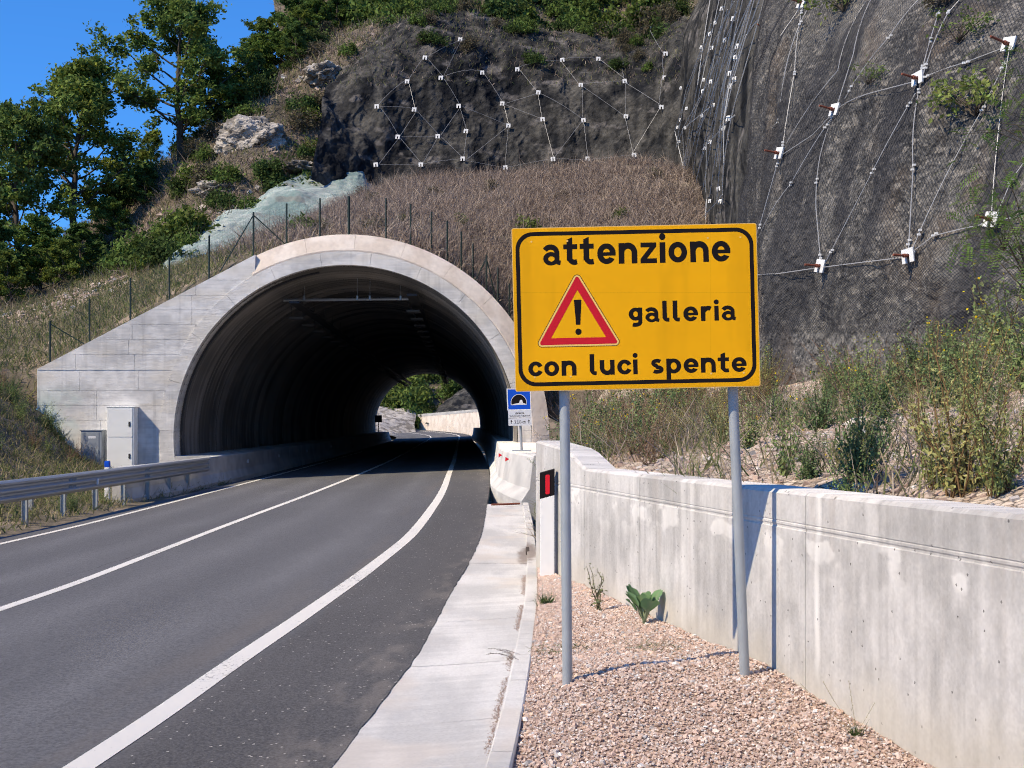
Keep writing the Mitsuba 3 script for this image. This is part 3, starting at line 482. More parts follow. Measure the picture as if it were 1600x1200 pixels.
# lining: formwork rings with recessed joints
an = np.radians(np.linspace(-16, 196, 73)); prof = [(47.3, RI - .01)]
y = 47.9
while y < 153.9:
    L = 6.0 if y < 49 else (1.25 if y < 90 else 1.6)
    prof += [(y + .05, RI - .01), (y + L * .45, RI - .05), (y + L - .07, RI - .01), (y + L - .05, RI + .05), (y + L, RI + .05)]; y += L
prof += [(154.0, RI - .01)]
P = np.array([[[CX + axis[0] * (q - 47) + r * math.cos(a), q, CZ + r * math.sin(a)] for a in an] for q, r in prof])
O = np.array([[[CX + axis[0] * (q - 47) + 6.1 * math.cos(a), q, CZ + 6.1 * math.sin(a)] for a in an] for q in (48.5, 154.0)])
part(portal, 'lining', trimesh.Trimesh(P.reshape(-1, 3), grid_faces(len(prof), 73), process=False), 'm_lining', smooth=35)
part(portal, 'shell', trimesh.Trimesh(O.reshape(-1, 3), grid_faces(2, 73), process=False), 'm_portal', smooth=True)
ex = []
for a in an:
    d = A(math.cos(a), 0, math.sin(a)); o = A(CX + axis[0] * 107, 0, CZ); o[1] = 0
    ex.append([[*(A(o[0], y, o[2]) + d * r)] for r, y in ((RI, 153.6), (6.5, 153.6), (6.5, 154.3), (RI, 154.3))])
part(portal, 'exit_ring', loft(ex), 'm_portal', smooth=30)
# pipe gantry, lamps and cable trays under the vault
g = B(); zp = 6.12
g.tube([(-8.2, 51, zp - .03), (-3.55, 51, zp + .02)], .055, 8)
pipe = part(portal, 'pipe', g.mesh(), 'm_rail')
for x in (-7.45, -5.55, -5.1, -4.0):
    h = B(); h.tube([(x, 51, zp), (x, 51, CZ + math.sqrt(RI ** 2 - (x - CX) ** 2))], .012, 4); h.box((x, 51, zp + .05), (.06, .12, .16)); part(portal, 'hanger', h.mesh(), 'm_rail')
c = B(); c.tube([(CX + (RI - .09) * math.cos(math.radians(a)), 47.75, CZ + (RI - .09) * math.sin(math.radians(a))) for a in range(100, 188, 2)], .035, 6); part(portal, 'conduit', c.mesh(), 'm_dark')
for side, x0, z0 in ((0, -7.75, 5.55), (1, -3.45, 5.8)):
    for i in range(26):
        y = 52.5 + i * 4.0; x = x0 + axis[0] * (y - 47)
        l = part(portal, 'lamp', B().box((x, y, z0), (.50, .62, .09), ch=.02).mesh(), 'm_lampcase')
        h = B()
        for s in (-.2, .2): h.tube([(x + s, y, z0 + .05), (x + s, y, CZ + math.sqrt(RI ** 2 - (x0 + s - CX) ** 2))], .01, 3)
        part(l, 'bracket', h.mesh(), 'm_dark')
    t = B(); t.box((x0 + (.42 if side == 0 else .1) + axis[0] * 53, 100, z0 + .22), (.34, 104, .07), rotz(.0338)); part(portal, 'cable_tray', t.mesh(), 'm_dark')

# ---------------------------------------------------------------- safety barriers (profiled concrete)
def barrier(path, side, h, z0, back, ends=True):
    p = np.asarray(path, float); d = np.gradient(p, axis=0); d /= np.linalg.norm(d, axis=1, keepdims=True); n = np.stack([d[:, 1], -d[:, 0]], 1) * side
    pr = [(0, 0), (0, .09), (.17, .34), (.25, h - .04), (.28, h), (back - .03, h), (back, h - .03), (back, -.3), (0, -.3)]
    return loft([[[*(p[i] + n[i] * a), z0(i) + b] for a, b in pr] for i in range(len(p))])
bar_r = thing('concrete_barrier', 'white concrete barrier with flared end at the right of the tunnel mouth', 'barrier')
cutsr = [(29.4, 33.0), (33.0, 37.0), (37.0, 47.0)] + [(47 + i * 12, 47 + (i + 1) * 12) for i in range(9)]
br = curve([(.20, 29.4), (-.10, 31.5), (-.36, 34), (-.55, 37), (-.72, 47), (-4.4, 154), (-4.6, 156)])
for i, (a, b) in enumerate(cutsr):
    y = np.linspace(a + .012, min(b, 154.5) - .012, 7)
    part(bar_r, 'barrier_block', barrier(np.stack([br(y), y], 1), 1, 1.04, lambda i: 0.0, .62 if a < 36.9 else 1.6), 'm_barrier', smooth=25)
    if 33 < a < 80:
        for q in np.arange(a + .4, b, 4.0):
            x = float(br(q)); t = extrude(Polygon([(-.09, -.09), (.09, 0), (-.09, .09)]), .02)
for q in (33.2, 35.4):
    x = float(br(q)) + .2; part(bar_r, 'reflector', frame(extrude(Polygon([(-.04, -.05), (.05, 0), (-.04, .05)]), .03), (x - .02, q, .86 if q < 34 else .9), (1, -.35, 0), (.1, 0, 1)), 'm_red', label='small red triangular reflector')
part(bar_r, 'walkway', loft([[[float(br(y)) + .25, y, 1.044], [float(br(y)) + 1.75, y, 1.044], [float(br(y)) + 1.75, y, .2], [float(br(y)) + .25, y, .2]] for y in (31.8, 36.0, 46.9)]), 'm_bevel')
part(bar_r, 'end_block', B().box((.72, 31.2, .45), (.5, 2.2, .9), ch=.03).mesh(), 'm_barrier')
bar_l = thing('concrete_barrier', 'grey concrete barrier running into the tunnel behind the guardrail', 'barrier')
bl = curve([(-9.55, 35.5), (-9.35, 40), (-9.45, 47), (-13.1, 154), (-13.2, 156)])
for i, (a, b) in enumerate([(35.6, 41), (41, 47)] + [(47 + i * 12, 47 + (i + 1) * 12) for i in range(9)]):
    y = np.linspace(a + .012, min(b, 154.5) - .012, 6)
    part(bar_l, 'barrier_block', barrier(np.stack([bl(y), y], 1), -1, .88, lambda i: -.29, .5 if a < 47 else 1.7), 'm_barrier', smooth=25)
for q in (52, 60, 70, 82, 96): part(bar_l, 'reflector', B().box((float(bl(q)) - .12, q, .28), (.06, .09, .12), ch=.01).mesh(), 'm_white')

dm_ = part(gutter, 'drain_mouth', B().box((float(kerb_in(18.6)) + .012, 18.6, .035), (.05, .62, .085), ch=.01).mesh(), 'm_drain_shade', label='dark drain opening in the kerb')  # solid block coloured dark to stand for the shaded opening
b = B(); b.tube([(-.42, 28.9, .05), (.16, 29.1, .06)], .022, 6); own('steel_bar', b.mesh(), 'm_rust', 'rusty bar lying across the gutter before the white barrier', 'bar')
b = B(); rr_ = np.random.default_rng(5)
for i in range(9): o = A(.02 + rr_.normal() * .03, 10.1 + rr_.normal() * .10, .082); e = o + A(rr_.normal() * .09 - .05, rr_.normal() * .10, .02 + rr_.random() * .02); b.tube([o, (o + e) / 2 + A(0, 0, .015), e], .0018, 3, cap=False)
own('dry_twig', b.mesh(), 'm_bark', 'thin dry twigs lying on the kerb edge beside the gravel', 'twig')

# ---------------------------------------------------------------- roadside retaining wall
rw = thing('retaining_wall', 'long smooth concrete wall with horizontal groove on the right', 'wall')
wd = unit(A(-.212, 1, 0)); wn = A(-wd[1], wd[0], 0)   # wn points to the road
def wall_block(ya, yb, top):
    sec = []
    for y in np.linspace(ya + .004, yb - .004, 8):
        o = A(float(wall_x(y)), y, 0); zt = top(y); g = 1.118
        pr = [(0, -.5), (0, g - .022), (-.006, g - .016), (-.006, g - .006), (0, g + .002), (0, g + .014), (-.005, g + .02), (0, g + .026), (0, zt - .022), (-.024, zt), (-.30, zt), (-.30, -.5)]
        sec.append([[*(o + wn * a)[:2], z] for a, z in pr])
    return loft(sec)
wtop = lambda y: float(np.interp(y, [0, 6, 10, 13.3, 14.0, 15.4], [1.36, 1.345, 1.322, 1.305, 1.47, 1.545]))
for a, b in ((-1, 2.6), (2.6, 5.2), (5.2, 8.36), (8.36, 11.6), (11.6, 13.3), (13.3, 15.3)): part(rw, 'wall_block', wall_block(a, b, wtop), 'm_wall', smooth=20)

# ---------------------------------------------------------------- sign lettering: strokes of the road alphabet
def arc(cx, cy, rx, ry, a0, a1, n=24):
    t = np.radians(np.linspace(a0, a1, n)); return [(cx + rx * math.cos(q), cy + ry * math.sin(q)) for q in t]
WT = .30
def stroke(p, w=WT, cap='flat'): return LineString(p).buffer(w / 2, cap_style=cap, join_style='round' if cap == 'round' else 'mitre', quad_segs=12)
def glyph(ch):
    h = .5 - WT / 2; o = Point(0, 0).buffer(1, 32); ring = lambda cx, rx: affinity.translate(affinity.scale(o, rx, .5), cx, .5).difference(affinity.translate(affinity.scale(o, rx - WT, .5 - WT * .86), cx, .5))
    if ch == 'o': return ring(.5, .5), 1.0
    if ch == 'c':
        g = ring(.5, .5).difference(Polygon([(.52, .5), (1.4, .93), (1.4, .07)])); return g, .90
    if ch == 'e':
        g = ring(.5, .5).difference(Polygon([(.5, .42), (1.3, .42), (1.3, .14), (.75, .30)])); return g.union(sbox(.2, .40, .985, .575).intersection(affinity.translate(affinity.scale(o, .5, .5), .5, .5))), .99
    if ch in 'nhr':
        top = stroke([(WT / 2, .42)] + arc(.5, .52, .5 - WT / 2, .48 - WT * .44, 180, 0) + [(1 - WT / 2, 0)]) if ch == 'n' else stroke([(WT / 2, .40)] + arc(.50, .50, .5 - WT / 2, .50 - WT * .45, 180, 62))
        return union_all([sbox(0, 0, WT, 1), top]), (1.0 if ch == 'n' else .70)
    if ch == 'u': return affinity.rotate(glyph('n')[0], 180, origin=(.5, .5)), 1.0
    if ch == 'i': return union_all([sbox(0, 0, WT, 1), Point(WT / 2, 1.27).buffer(.165, 16)]), WT
    if ch == 'l': return union_all([sbox(0, .25, WT, 1.42), stroke([(WT / 2, .40), (WT / 2, .30)] + arc(.36, .30, .36 - WT / 2, .30 - .13, 180, 262) + [(.46, .125)], .26)]), .50
    if ch == 't': return union_all([Polygon([(.16, .2), (.16, 1.22), (.16 + WT, 1.34), (.16 + WT, .2)]), sbox(-.03, .76, .72, 1.0), stroke([(.16 + WT / 2, .45), (.16 + WT / 2, .34)] + arc(.16 + .40, .34, .40 - WT / 2, .34 - .12, 180, 275) + [(.70, .14)], .26)]), .73
    if ch == 'z': return union_all([sbox(.02, .77, .86, 1), sbox(0, 0, .88, .23), Polygon([(.0, .2), (.33, .2), (.86, .80), (.53, .80)])]), .88
    if ch == 'a':
        bowl = affinity.translate(affinity.scale(o, .42, .325), .42, .315).difference(affinity.translate(affinity.scale(o, .42 - .25, .325 - .20), .44, .305))
        top = stroke(arc(.40, .60, .40 - .06, .40 - .12, 152, 0) + [(.74, .2)], .26)
        tail = stroke([(.74, .35), (.76, .22)] + [(.80, .13), (.93, .10)], .22)
        return union_all([bowl, top.intersection(sbox(-1, .1, 2, 1.02)), sbox(.61, .12, .87, .62), tail]), .95
    if ch == 'g': return union_all([affinity.translate(affinity.scale(o, .46, .44), .46, .56).difference(affinity.translate(affinity.scale(o, .46 - WT, .44 - WT * .82), .46, .56)), stroke([(.92 - WT / 2, 1.0), (.92 - WT / 2, 0.05)] + arc(.42, .02, .5 - WT / 2, .34 - WT / 2, 0, -118), .27)]), .92
    if ch == 'p': return union_all([ring(.5, .5), sbox(0, -.40, WT, 1)]), 1.0
    if ch == 's': return stroke(arc(.42, .715, .40 - .13, .285 - .125, 38, 250, 20) + arc(.42, .28, .43 - .13, .28 - .125, 88, -142, 22), .255), .86
    return None, .55
def word_line(text, width, xh, nx=1.0):
    "the words as one outline: given overall width and x-height, baseline at y = 0"
    parts, x, gaps = [], 0.0, 0
    gl = [(c, *glyph(c)) for c in text]; natural = sum(a for c, g, a in gl) * xh * nx
    gap = (width - natural) / (len(text) - 1); x = 0.0
    for c, g, a in gl:
        if g is not None: parts.append(affinity.translate(affinity.scale(g, xh * nx, xh, origin=(0, 0)), x, 0))
        x += a * xh * nx + gap
    return parts

# ---------------------------------------------------------------- yellow warning sign
sign = thing('warning_sign', 'yellow rectangular warning sign with black lettering on two grey poles', 'road sign')
SY, SW, SH = 8.52, 1.5, 1.0; SK = 8.52 / 8.70
th = math.radians(1.25); ex_, ey_ = A(math.cos(th), 0, math.sin(th)), A(-math.sin(th) * 1.15, .0, math.cos(th))
so = A(.0211, SY, 1.9265)     # lower left corner of the plate
def on_sign(poly, lift, dep=.0012): return frame(extrude(affinity.scale(poly, SK, SK, origin=(0, 0)), dep), so + A(0, -lift, 0), ex_, ey_)
rr = lambda x0, y0, x1, y1, r: sbox(x0 + r, y0 + r, x1 - r, y1 - r).buffer(r, quad_segs=10)
plate = rr(0, 0, SW, SH, .012)
part(sign, 'plate', on_sign(plate, -.022, .0215), 'm_edge')
part(sign, 'face', on_sign(rr(.004, .004, SW - .004, SH - .004, .01), 0.0), 'm_yellow')
part(sign, 'border', on_sign(rr(.022, .03, SW - .022, SH - .026, .105).difference(rr(.046, .054, SW - .046, SH - .05, .085)), .0014), 'm_black')
tr = lambda p, x, y: affinity.translate(p, x, y)
def letters(text, width, xh, x, y, nx=1.0):
    gl, i = word_line(text, width, xh, nx), 0
    for w in text.split():
        part(sign, 'lettering', on_sign(tr(union_all(gl[i:i + len(w)]), x, y), .0014), 'm_black', label='black word ' + w); i += len(w)
letters('attenzione', 1.145, .126, .190, SH - .231, .90)
letters('galleria', .655, .090, .705, SH - .592)
letters('con luci spente', 1.335, .0905, .082, SH - .909)
tri = Polygon([(.394 - .258, SH - .727), (.394 + .258, SH - .727), (.394, SH - .278)]).buffer(-.02)
tw = part(sign, 'warning_triangle', on_sign(tri.buffer(.012, quad_segs=8).difference(Polygon([(.394 - .168, SH - .678), (.394 + .168, SH - .678), (.394, SH - .385)])), .0014), 'm_red', label='red warning triangle')
part(tw, 'outline', on_sign(tri.buffer(.0265, quad_segs=8).difference(tri.buffer(.023, quad_segs=8)), .0014), 'm_black')
part(tw, 'pale_rim', on_sign(tri.buffer(.0228, quad_segs=8).difference(tri.buffer(.0125, quad_segs=8)), .0010), 'm_edge')
part(tw, 'exclamation_mark', on_sign(union_all([Polygon([(.394 - .0185, SH - .450), (.394 + .0185, SH - .450), (.394 + .0095, SH - .595), (.394 - .0095, SH - .595)]).buffer(.004), Point(.394, SH - .642).buffer(.019, 16)]), .0014), 'm_black')
for nm, p0, p1 in (('left', (.339, 8.62, -.05), (.308, 8.60, 2.80)), ('right', (1.434, 8.70, -.02), (1.298, 8.60, 2.84))):
    b = B(); b.tube([p0, p1], .031, 20); k = part(sign, 'pole', b.mesh(), 'm_galv', smooth=40, label='leaning grey pole' if nm == 'right' else None)
    cb = B(); d = unit(A(p1) - A(p0))
    for z in (2.15, 2.65):
        q = A(p0) + d * ((z - p0[2]) / d[2]); cb.box(q + A(0, -.022, 0), (.12, .035, .035), ch=.004)
    part(k, 'clamp', cb.mesh(), 'm_galv')
for x in (.12, .34, 1.2, 1.40):
    for y in (.085, .915): part(sign, 'rivet', on_sign(Point(x, y).buffer(.006, 4), .0014, .0016), 'm_edge')

# ---------------------------------------------------------------- blue tunnel sign
bs = thing('tunnel_sign', 'small blue tunnel sign with white name and distance plates', 'road sign')
BY = 33.5; bsx, bsz = -.0905, 1.629; k = .01509   # k: drawing unit of the sign's layout, metres
bm = lambda u, v: ((u - 794) * k, (666 - v) * k)
def bplate(u0, v0, u1, v1): a, b = bm(u0, v1), bm(u1, v0); return sbox(a[0], a[1], b[0], b[1])
ob = lambda poly, lift, dep=.002: facing(extrude(poly, dep), BY - lift, (.9996, 0, .026), (-.03, 0, .9996), (bsx, 0, bsz))
part(bs, 'backing', ob(bplate(793.5, 607.5, 830.5, 641.2).buffer(.004), -.012, .02), 'm_white')
bp = part(bs, 'blue_plate', ob(bplate(795, 608.5, 829.5, 640), .009), 'm_blue', label='blue square with black tunnel symbol')
arch = Polygon([bm(800, 632.5)] + [bm(811.7 + 11.8 * math.cos(q), 630 - 13 * math.sin(q)) for q in np.linspace(math.pi, 0, 24)] + [bm(823.5, 632.5)])
part(bp, 'symbol_rim', ob(arch.buffer(.011), .0115), 'm_white'); part(bp, 'tunnel_symbol', ob(arch, .014), 'm_black')
part(bp, 'exit_symbol', ob(Polygon([bm(800.4, 632.5), bm(803, 631.6), bm(812.5, 630), bm(813, 627), bm(814.2, 625.5), bm(815.5, 625.2), bm(817, 626), bm(817.8, 628), bm(818, 630), bm(822, 631.5), bm(823.3, 632.5)]), .0165), 'm_white')
npl = part(bs, 'name_plate', ob(bplate(794.5, 641.7, 831, 653), .009, .02), 'm_signgrey')
dpl = part(bs, 'distance_plate', ob(bplate(794.5, 653.8, 831, 665.6), .009, .02), 'm_signgrey')
def small_text(text, u0, u1, vb, hpx, parent):
    m = meshkit.text_mesh(text, hpx * k, .002, True); m.vertices[:, 0] *= (u1 - u0) * k / m.extents[0]; a = bm(u0, vb); m.vertices += A(a[0] - m.bounds[0][0], a[1], 0)
    part(parent, 'lettering', facing(m, BY - .0295, (.9996, 0, .026), (-.03, 0, .9996), (bsx, 0, bsz)), 'm_black')
small_text('galleria', 805.5, 819.5, 647.4, 3.3, npl); small_text('Vallone dei Ruggeroni', 797, 828.5, 651.4, 2.6, npl); small_text('110 m', 804, 821.5, 662.3, 5.0, dpl)
for u in (799.3, 826.5): part(dpl, 'arrow', ob(union_all([sbox(*bm(u - .45, 662.6), *bm(u + .45, 657.6)), Polygon([bm(u - 1.9, 659.2), bm(u + 1.9, 659.2), bm(u, 656.2)])]), .0295), 'm_black')
b = B(); b.tube([(15.2 * k, BY + .05, 1.0), (11 * k, BY + .05, 2.5)], .03, 12); part(bs, 'pole', b.mesh(), 'm_galv', smooth=40)
part(bs, 'base_plate', B().box((15 * k, BY + .05, 1.055), (.45, .3, .02)).mesh(), 'm_galv')

# ---------------------------------------------------------------- delineator post
dl = thing('delineator_post', 'white roadside marker post with black top and red reflector', 'marker post')
pr = Polygon([(-.062, 0), (.068, 0), (.05, .09), (-.02, .11)]).buffer(.008, quad_segs=4)
def dpost(z0, z1, slant=0.0, grow=0.0):
    m = trimesh.creation.extrude_polygon(pr.buffer(grow), z1 - z0, engine='earcut'); v = np.array(m.vertices); t = v[:, 2] > (z1 - z0) / 2; v[:, 2] += z0; v[:, 2] += v[:, 0] * np.where(t, slant, grow and .0); m.vertices = v; return m
dm = lambda m: frame(m, (.352, 14.30, 0), (1, -.12, 0), (.12, 1, 0))
part(dl, 'post', dm(dpost(.05, 1.03)), 'm_white')
def slanted(z0, z1):
    m = trimesh.creation.extrude_polygon(pr.buffer(.0015), 1.0, engine='earcut'); v = np.array(m.vertices); v[:, 2] = np.where(v[:, 2] > .5, z1, z0) + v[:, 0] * .28; m.vertices = v; return m
part(dl, 'black_band', dm(slanted(.985, 1.245)), 'm_black')
part(dl, 'cap', dm(slanted(1.245, 1.252)), 'm_dark')
part(dl, 'reflector', dm(frame(extrude(rr(-.016, 1.015, .030, 1.21, .012), .006), (0, -.0095, 0), (1, 0, .05), (0, 0, 1))), 'm_red')

# ---------------------------------------------------------------- guardrail
gr = thing('guardrail', 'grey steel guardrail on posts left of the road', 'guardrail')
gx = curve([(-10.3, 5), (-9.55, 22), (-9.35, 30), (-9.3, 36), (-9.28, 43.5)])
gp = [(0, .25), (.03, .27), (.075, .31), (.075, .34), (.015, .385), (.015, .41), (.075, .455), (.075, .485), (.015, .53), (.015, .555), (.075, .60), (.075, .63), (.03, .665), (0, .675)]
def beam(ya, yb):
    y = np.linspace(ya, yb, 9); sec = []
    for q in y: sec.append([[float(gx(q)) + a, q, b - .03] for a, b in gp] + [[float(gx(q)) + a - .012, q, b - .03] for a, b in gp[::-1]])
    return loft(sec)
for a, b in ((6, 12), (12, 18), (18, 24), (24, 30), (30, 36), (36, 43.3)):
    bm_ = part(gr, 'rail', beam(a, b + (.3 if b < 43 else 0)), 'm_rail', smooth=25)
    bt = B()
    for q in (b - .05, b + .12, b + .25):
        for z in (.365, .51): bt.box((float(gx(q)) + .03, q, z), (.03, .035, .035), ch=.006)
    if b < 43: part(bm_, 'bolts', bt.mesh(), 'm_galv', kind='stuff')
for q in np.arange(7.6, 43, 2.25):
    x = float(gx(q)); b = B(); b.box((x - .16, q, .05), (.10, .006, 1.15)); b.box((x - .11, q - .0, .05), (.008, .08, 1.15)); b.box((x - .21, q, .05), (.008, .08, 1.15)); k2 = part(gr, 'post', b.mesh(), 'm_galv')
    part(k2, 'spacer', B().box((x - .045, q, .43), (.10, .09, .26), ch=.01).mesh(), 'm_galv')
for q in np.arange(8.2, 44, 2.25):
    x = float(gx(q)) - 1.05; part(gr, 'rear_post', B().box((x, q, -.05), (.09, .09, .86), ch=.01).mesh(), 'm_galv')
def rear(ya, yb):
    sec = []
    for q in np.linspace(ya, yb, 7): sec.append([[float(gx(q)) - 1.02 + a, q, b] for a, b in ((0, .28), (.06, .30), (.06, .34), (0, .38), (.0, .36), (-.05, .30))])
    return loft(sec)
rf = part(gr, 'reflector', B().box((float(gx(31.7)) + .09, 31.7, .40), (.03, .09, .13), ch=.01).mesh(), 'm_white', label='small white reflector on the rail')
mp = thing('marker_post', 'short white marker post with blue band behind the guardrail', 'marker post')
part(mp, 'post', B().box((-10.05, 35.3, .1), (.13, .10, 1.02), ch=.02).mesh(), 'm_white'); part(mp, 'band', B().box((-10.05, 35.3, .68), (.134, .104, .16), ch=.02).mesh(), 'm_blue')

# ---------------------------------------------------------------- cabinets at the wing wall
cw = thing('electrical_cabinet', 'tall white electrical cabinet with two doors against the wing wall', 'cabinet')
part(cw, 'body', B().box((-12.83, 46.80, 1.05), (.90, .46, 2.30), ch=.012).mesh(), 'm_cab_white')
for z0, z1 in ((1.23, 2.17), (.10, 1.205)):
    d = part(cw, 'door', B().box((-12.85, 46.557, (z0 + z1) / 2), (.83, .03, z1 - z0), ch=.006).mesh(), 'm_cab_white')
    part(d, 'handle', B().box((-12.53, 46.53, (z0 + z1) / 2 - .05), (.06, .03, .16), ch=.008).mesh(), 'm_dark')
part(cw, 'lid', B().box((-12.83, 46.80, 2.215), (.96, .52, .035), ch=.008).mesh(), 'm_cab_white')
cg = thing('electrical_cabinet', 'short grey electrical cabinet left of the white one', 'cabinet')
part(cg, 'body', B().box((-13.82, 46.86, .62), (.70, .34, 1.62), ch=.015).mesh(), 'm_cab_grey')
d = part(cg, 'door', B().box((-13.86, 46.68, .66), (.58, .02, 1.46), ch=.006).mesh(), 'm_cab_grey')
part(d, 'name_plate', B().box((-13.80, 46.668, 1.22), (.25, .006, .08)).mesh(), 'm_signgrey'); part(d, 'handle', B().box((-13.60, 46.66, .75), (.03, .03, .12), ch=.006).mesh(), 'm_galv')
part(cg, 'lid', B().box((-13.82, 46.86, 1.445), (.76, .40, .04), ch=.01).mesh(), 'm_cab_grey')

# ---------------------------------------------------------------- fence along the portal's top
fe = thing('wire_fence', 'dark green wire fence on thin posts along the top of the portal', 'fence')
fb = [(-15.57, 47.90, 3.71), (-14.24, 47.90, 4.45), (-12.86, 47.90, 5.16), (-11.55, 47.90, 5.85), (-10.21, 47.90, 6.58), (-8.77, 48.20, 7.42), (-7.66, 48.30, 7.73), (-6.54, 48.40, 7.92), (-5.57, 48.50, 8.02), (-4.30, 48.50, 7.95), (-3.46, 48.50, 7.74), (-2.75, 48.50, 7.47), (-2.21, 48.50, 7.17), (-1.73, 48.50, 6.79), (-1.33, 48.50, 6.40), (-0.87, 48.50, 5.99), (-0.48, 48.50, 5.57), (-0.09, 48.50, 5.03), (0.26, 48.50, 4.50), (0.66, 48.50, 3.76), (1.04, 48.30, 2.92), (1.43, 48.00, 2.12)]
H = 1.42
for i, p in enumerate(fb):
    b = B(); b.tube([A(p) - A(0, 0, .3), A(p) + A(0, 0, H + (.0 if i != 8 else -.02))], .05 if i == 8 else .033, 6); part(fe, 'post', b.mesh(), 'm_fence')
for i, dx in ((0, 1.15), (5, 1.1), (5, -1.1), (15, -.55), (15, .45)):
    p = A(fb[i]); j = min(len(fb) - 1, max(0, i + (1 if dx > 0 else -1))); q = A(fb[j]); e = p + (q - p) * min(1, abs(dx) / abs(q[0] - p[0]))
    b = B(); b.tube([p + A(0, 0, H * .93), e], .02, 5); part(fe, 'brace', b.mesh(), 'm_fence')
wm = B(); F = np.array(fb)
for h in np.arange(.08, H, .1): wm.tube(F + A(0, 0, h), .0016, 3, cap=False)
for i in range(len(fb) - 1):
    for t in np.arange(0, 1, .1 / np.linalg.norm(F[i + 1] - F[i])): q = F[i] + (F[i + 1] - F[i]) * t; wm.tube([q + A(0, 0, .04), q + A(0, 0, H - .02)], .0013, 3, cap=False)
part(fe, 'wire_mesh', wm.mesh(), 'm_fence', kind='stuff')

# ---------------------------------------------------------------- beyond the exit: pale wall, guard, back of a sign
ew = thing('retaining_wall', 'pale retaining wall with grey coping seen through the tunnel exit', 'wall')
ewp = [(-17.64, 192.00, 0.11), (-15.23, 190.00, 0.64), (-12.80, 187.00, 2.26), (-4.31, 171.00, 2.83), (-0.74, 164.00, 3.01)]
top = [A(q) for q in ewp]; sec = [[[t[0], t[1], -.8], [t[0], t[1], t[2]], [t[0], t[1] + .4, t[2]], [t[0], t[1] + .4, -.8]] for t in top]
for i in range(len(sec) - 1): part(ew, 'wall_panel', loft(sec[i:i + 2]), 'm_bevel')
part(ew, 'coping', loft([[[t[0], t[1] - .08, t[2]], [t[0], t[1] - .08, t[2] + .35], [t[0], t[1] + .5, t[2] + .35], [t[0], t[1] + .5, t[2]]] for t in top]), 'm_barrier')
xs_ = thing('tunnel_sign', 'dark back of a square sign at the far left of the tunnel', 'road sign')
part(xs_, 'panel', B().box((-14.2, 151, 2.0), (.75, .12, .75), ch=.02).mesh(), 'm_dark'); b = B(); b.tube([(-14.2, 151.1, .3), (-14.2, 151.1, 2.2)], .05, 6); part(xs_, 'pole', b.mesh(), 'm_dark')

# ---------------------------------------------------------------- rock netting: wire mesh, cables, anchor plates
def net_part(net, p, spacing, r, lift, u0=0.0, u1=1.0, v0=0.0, v1=1.0):
    P = p[0] + p[1] * lift; nv, nu = P.shape[:2]
    k = np.ones(9) / 9   # the mesh spans the hollows: smooth the surface it hangs on
    for ax in (0, 1): P = np.apply_along_axis(lambda a: np.convolve(np.pad(a, 4, mode='edge'), k, 'valid'), ax, P)
    P = np.where(((P - p[0]) * p[1]).sum(2, keepdims=True) < lift * .5, p[0] + p[1] * lift, P)
    Lu = np.linalg.norm(np.diff(P[nv // 2], axis=0), axis=1).sum(); Lv = np.linalg.norm(np.diff(P[:, nu // 2], axis=0), axis=1).sum()
    g = B()
    def at(s, t):
        x, y = np.clip(s / Lu, 0, 1) * (nu - 1.001), np.clip(t / Lv, 0, 1) * (nv - 1.001); i, j = x.astype(int), y.astype(int); a, b = (x - i)[:, None], (y - j)[:, None]
        return (P[j, i] * (1 - a) + P[j, i + 1] * a) * (1 - b) + (P[j + 1, i] * (1 - a) + P[j + 1, i + 1] * a) * b
    for sg in (1, -1):
        for c in np.arange(-Lv * .6, Lu + Lv * .6, spacing):
            t = np.arange(v0 * Lv, v1 * Lv, .22); s = c + sg * t * .55 + (0 if sg > 0 else .0); m = (s > u0 * Lu) & (s < u1 * Lu)
            if m.sum() > 2: g.tube(at(s[m], t[m]), r, 3, cap=False)
    return g.mesh()
def along(pts, p_snap, lift, sag=0.0, n=7):
    "a taut rope from point to point, bulging only as far as the rock pushes it out"
    out = []; g = unit(np.mean([p_snap(A(q))[1] for q in pts], 0))
    ends = [A(q) + g * (float(np.dot(p_snap(A(q))[0] - A(q), g)) + lift) for q in pts]
    for i, (a, b) in enumerate(zip(ends[:-1], ends[1:])):
        t = np.linspace(0, 1, n)[:, None]; q = a * (1 - t) + b * t; bow = 4 * t[:, 0] * (1 - t[:, 0]); need = 0.0
        for k in range(1, n - 1):
            s = p_snap(q[k])[0]; need = max(need, (float(np.dot(s - q[k], g)) + lift * .35) / max(bow[k], .45))
        q = q + g * (bow * min(need, 1.0))[:, None]; out.append(q if i == 0 else q[1:])
    return np.vstack(out)
PLATE = Polygon([(-.16, -.17), (.16, -.17), (.16, .17), (-.16, .17)]).difference(sbox(-.045, -.2, .045, .0)).difference(Point(0, 0).buffer(.05, 6))
def anchor(net, q, nrm, size, bar, tilt):
    ex = unit(np.cross((0, 0, 1), nrm)); ey = np.cross(nrm, ex); c, s = math.cos(tilt), math.sin(tilt); ex, ey = ex * c + ey * s, ey * c - ex * s
    m = extrude(PLATE, .05); m.apply_scale(size); k = part(net, 'anchor_plate', frame(m, q - nrm * .01, ex, ey), 'm_plate')
    if bar:
        b = B(); d = unit(nrm + A(-.25, 0, -.10)); b.tube([q - d * .05, q + d * bar], .021, 8); b.tube([q + d * .06, q + d * .12], .038, 6); part(k, 'bolt', b.mesh(), 'm_rust')
def clips(net, path, n, rr):
    g = B()
    for i in np.linspace(1, len(path) - 2, n).astype(int):
        d = unit(path[i] - path[i - 1])
        for s in (0, .07): g.box(path[i] + d * s + rr.normal(size=3) * .006, (.05, .05, .035))
    part(net, 'rope_clip', g.mesh(), 'm_plate', kind='stuff')
r4 = np.random.default_rng(44)
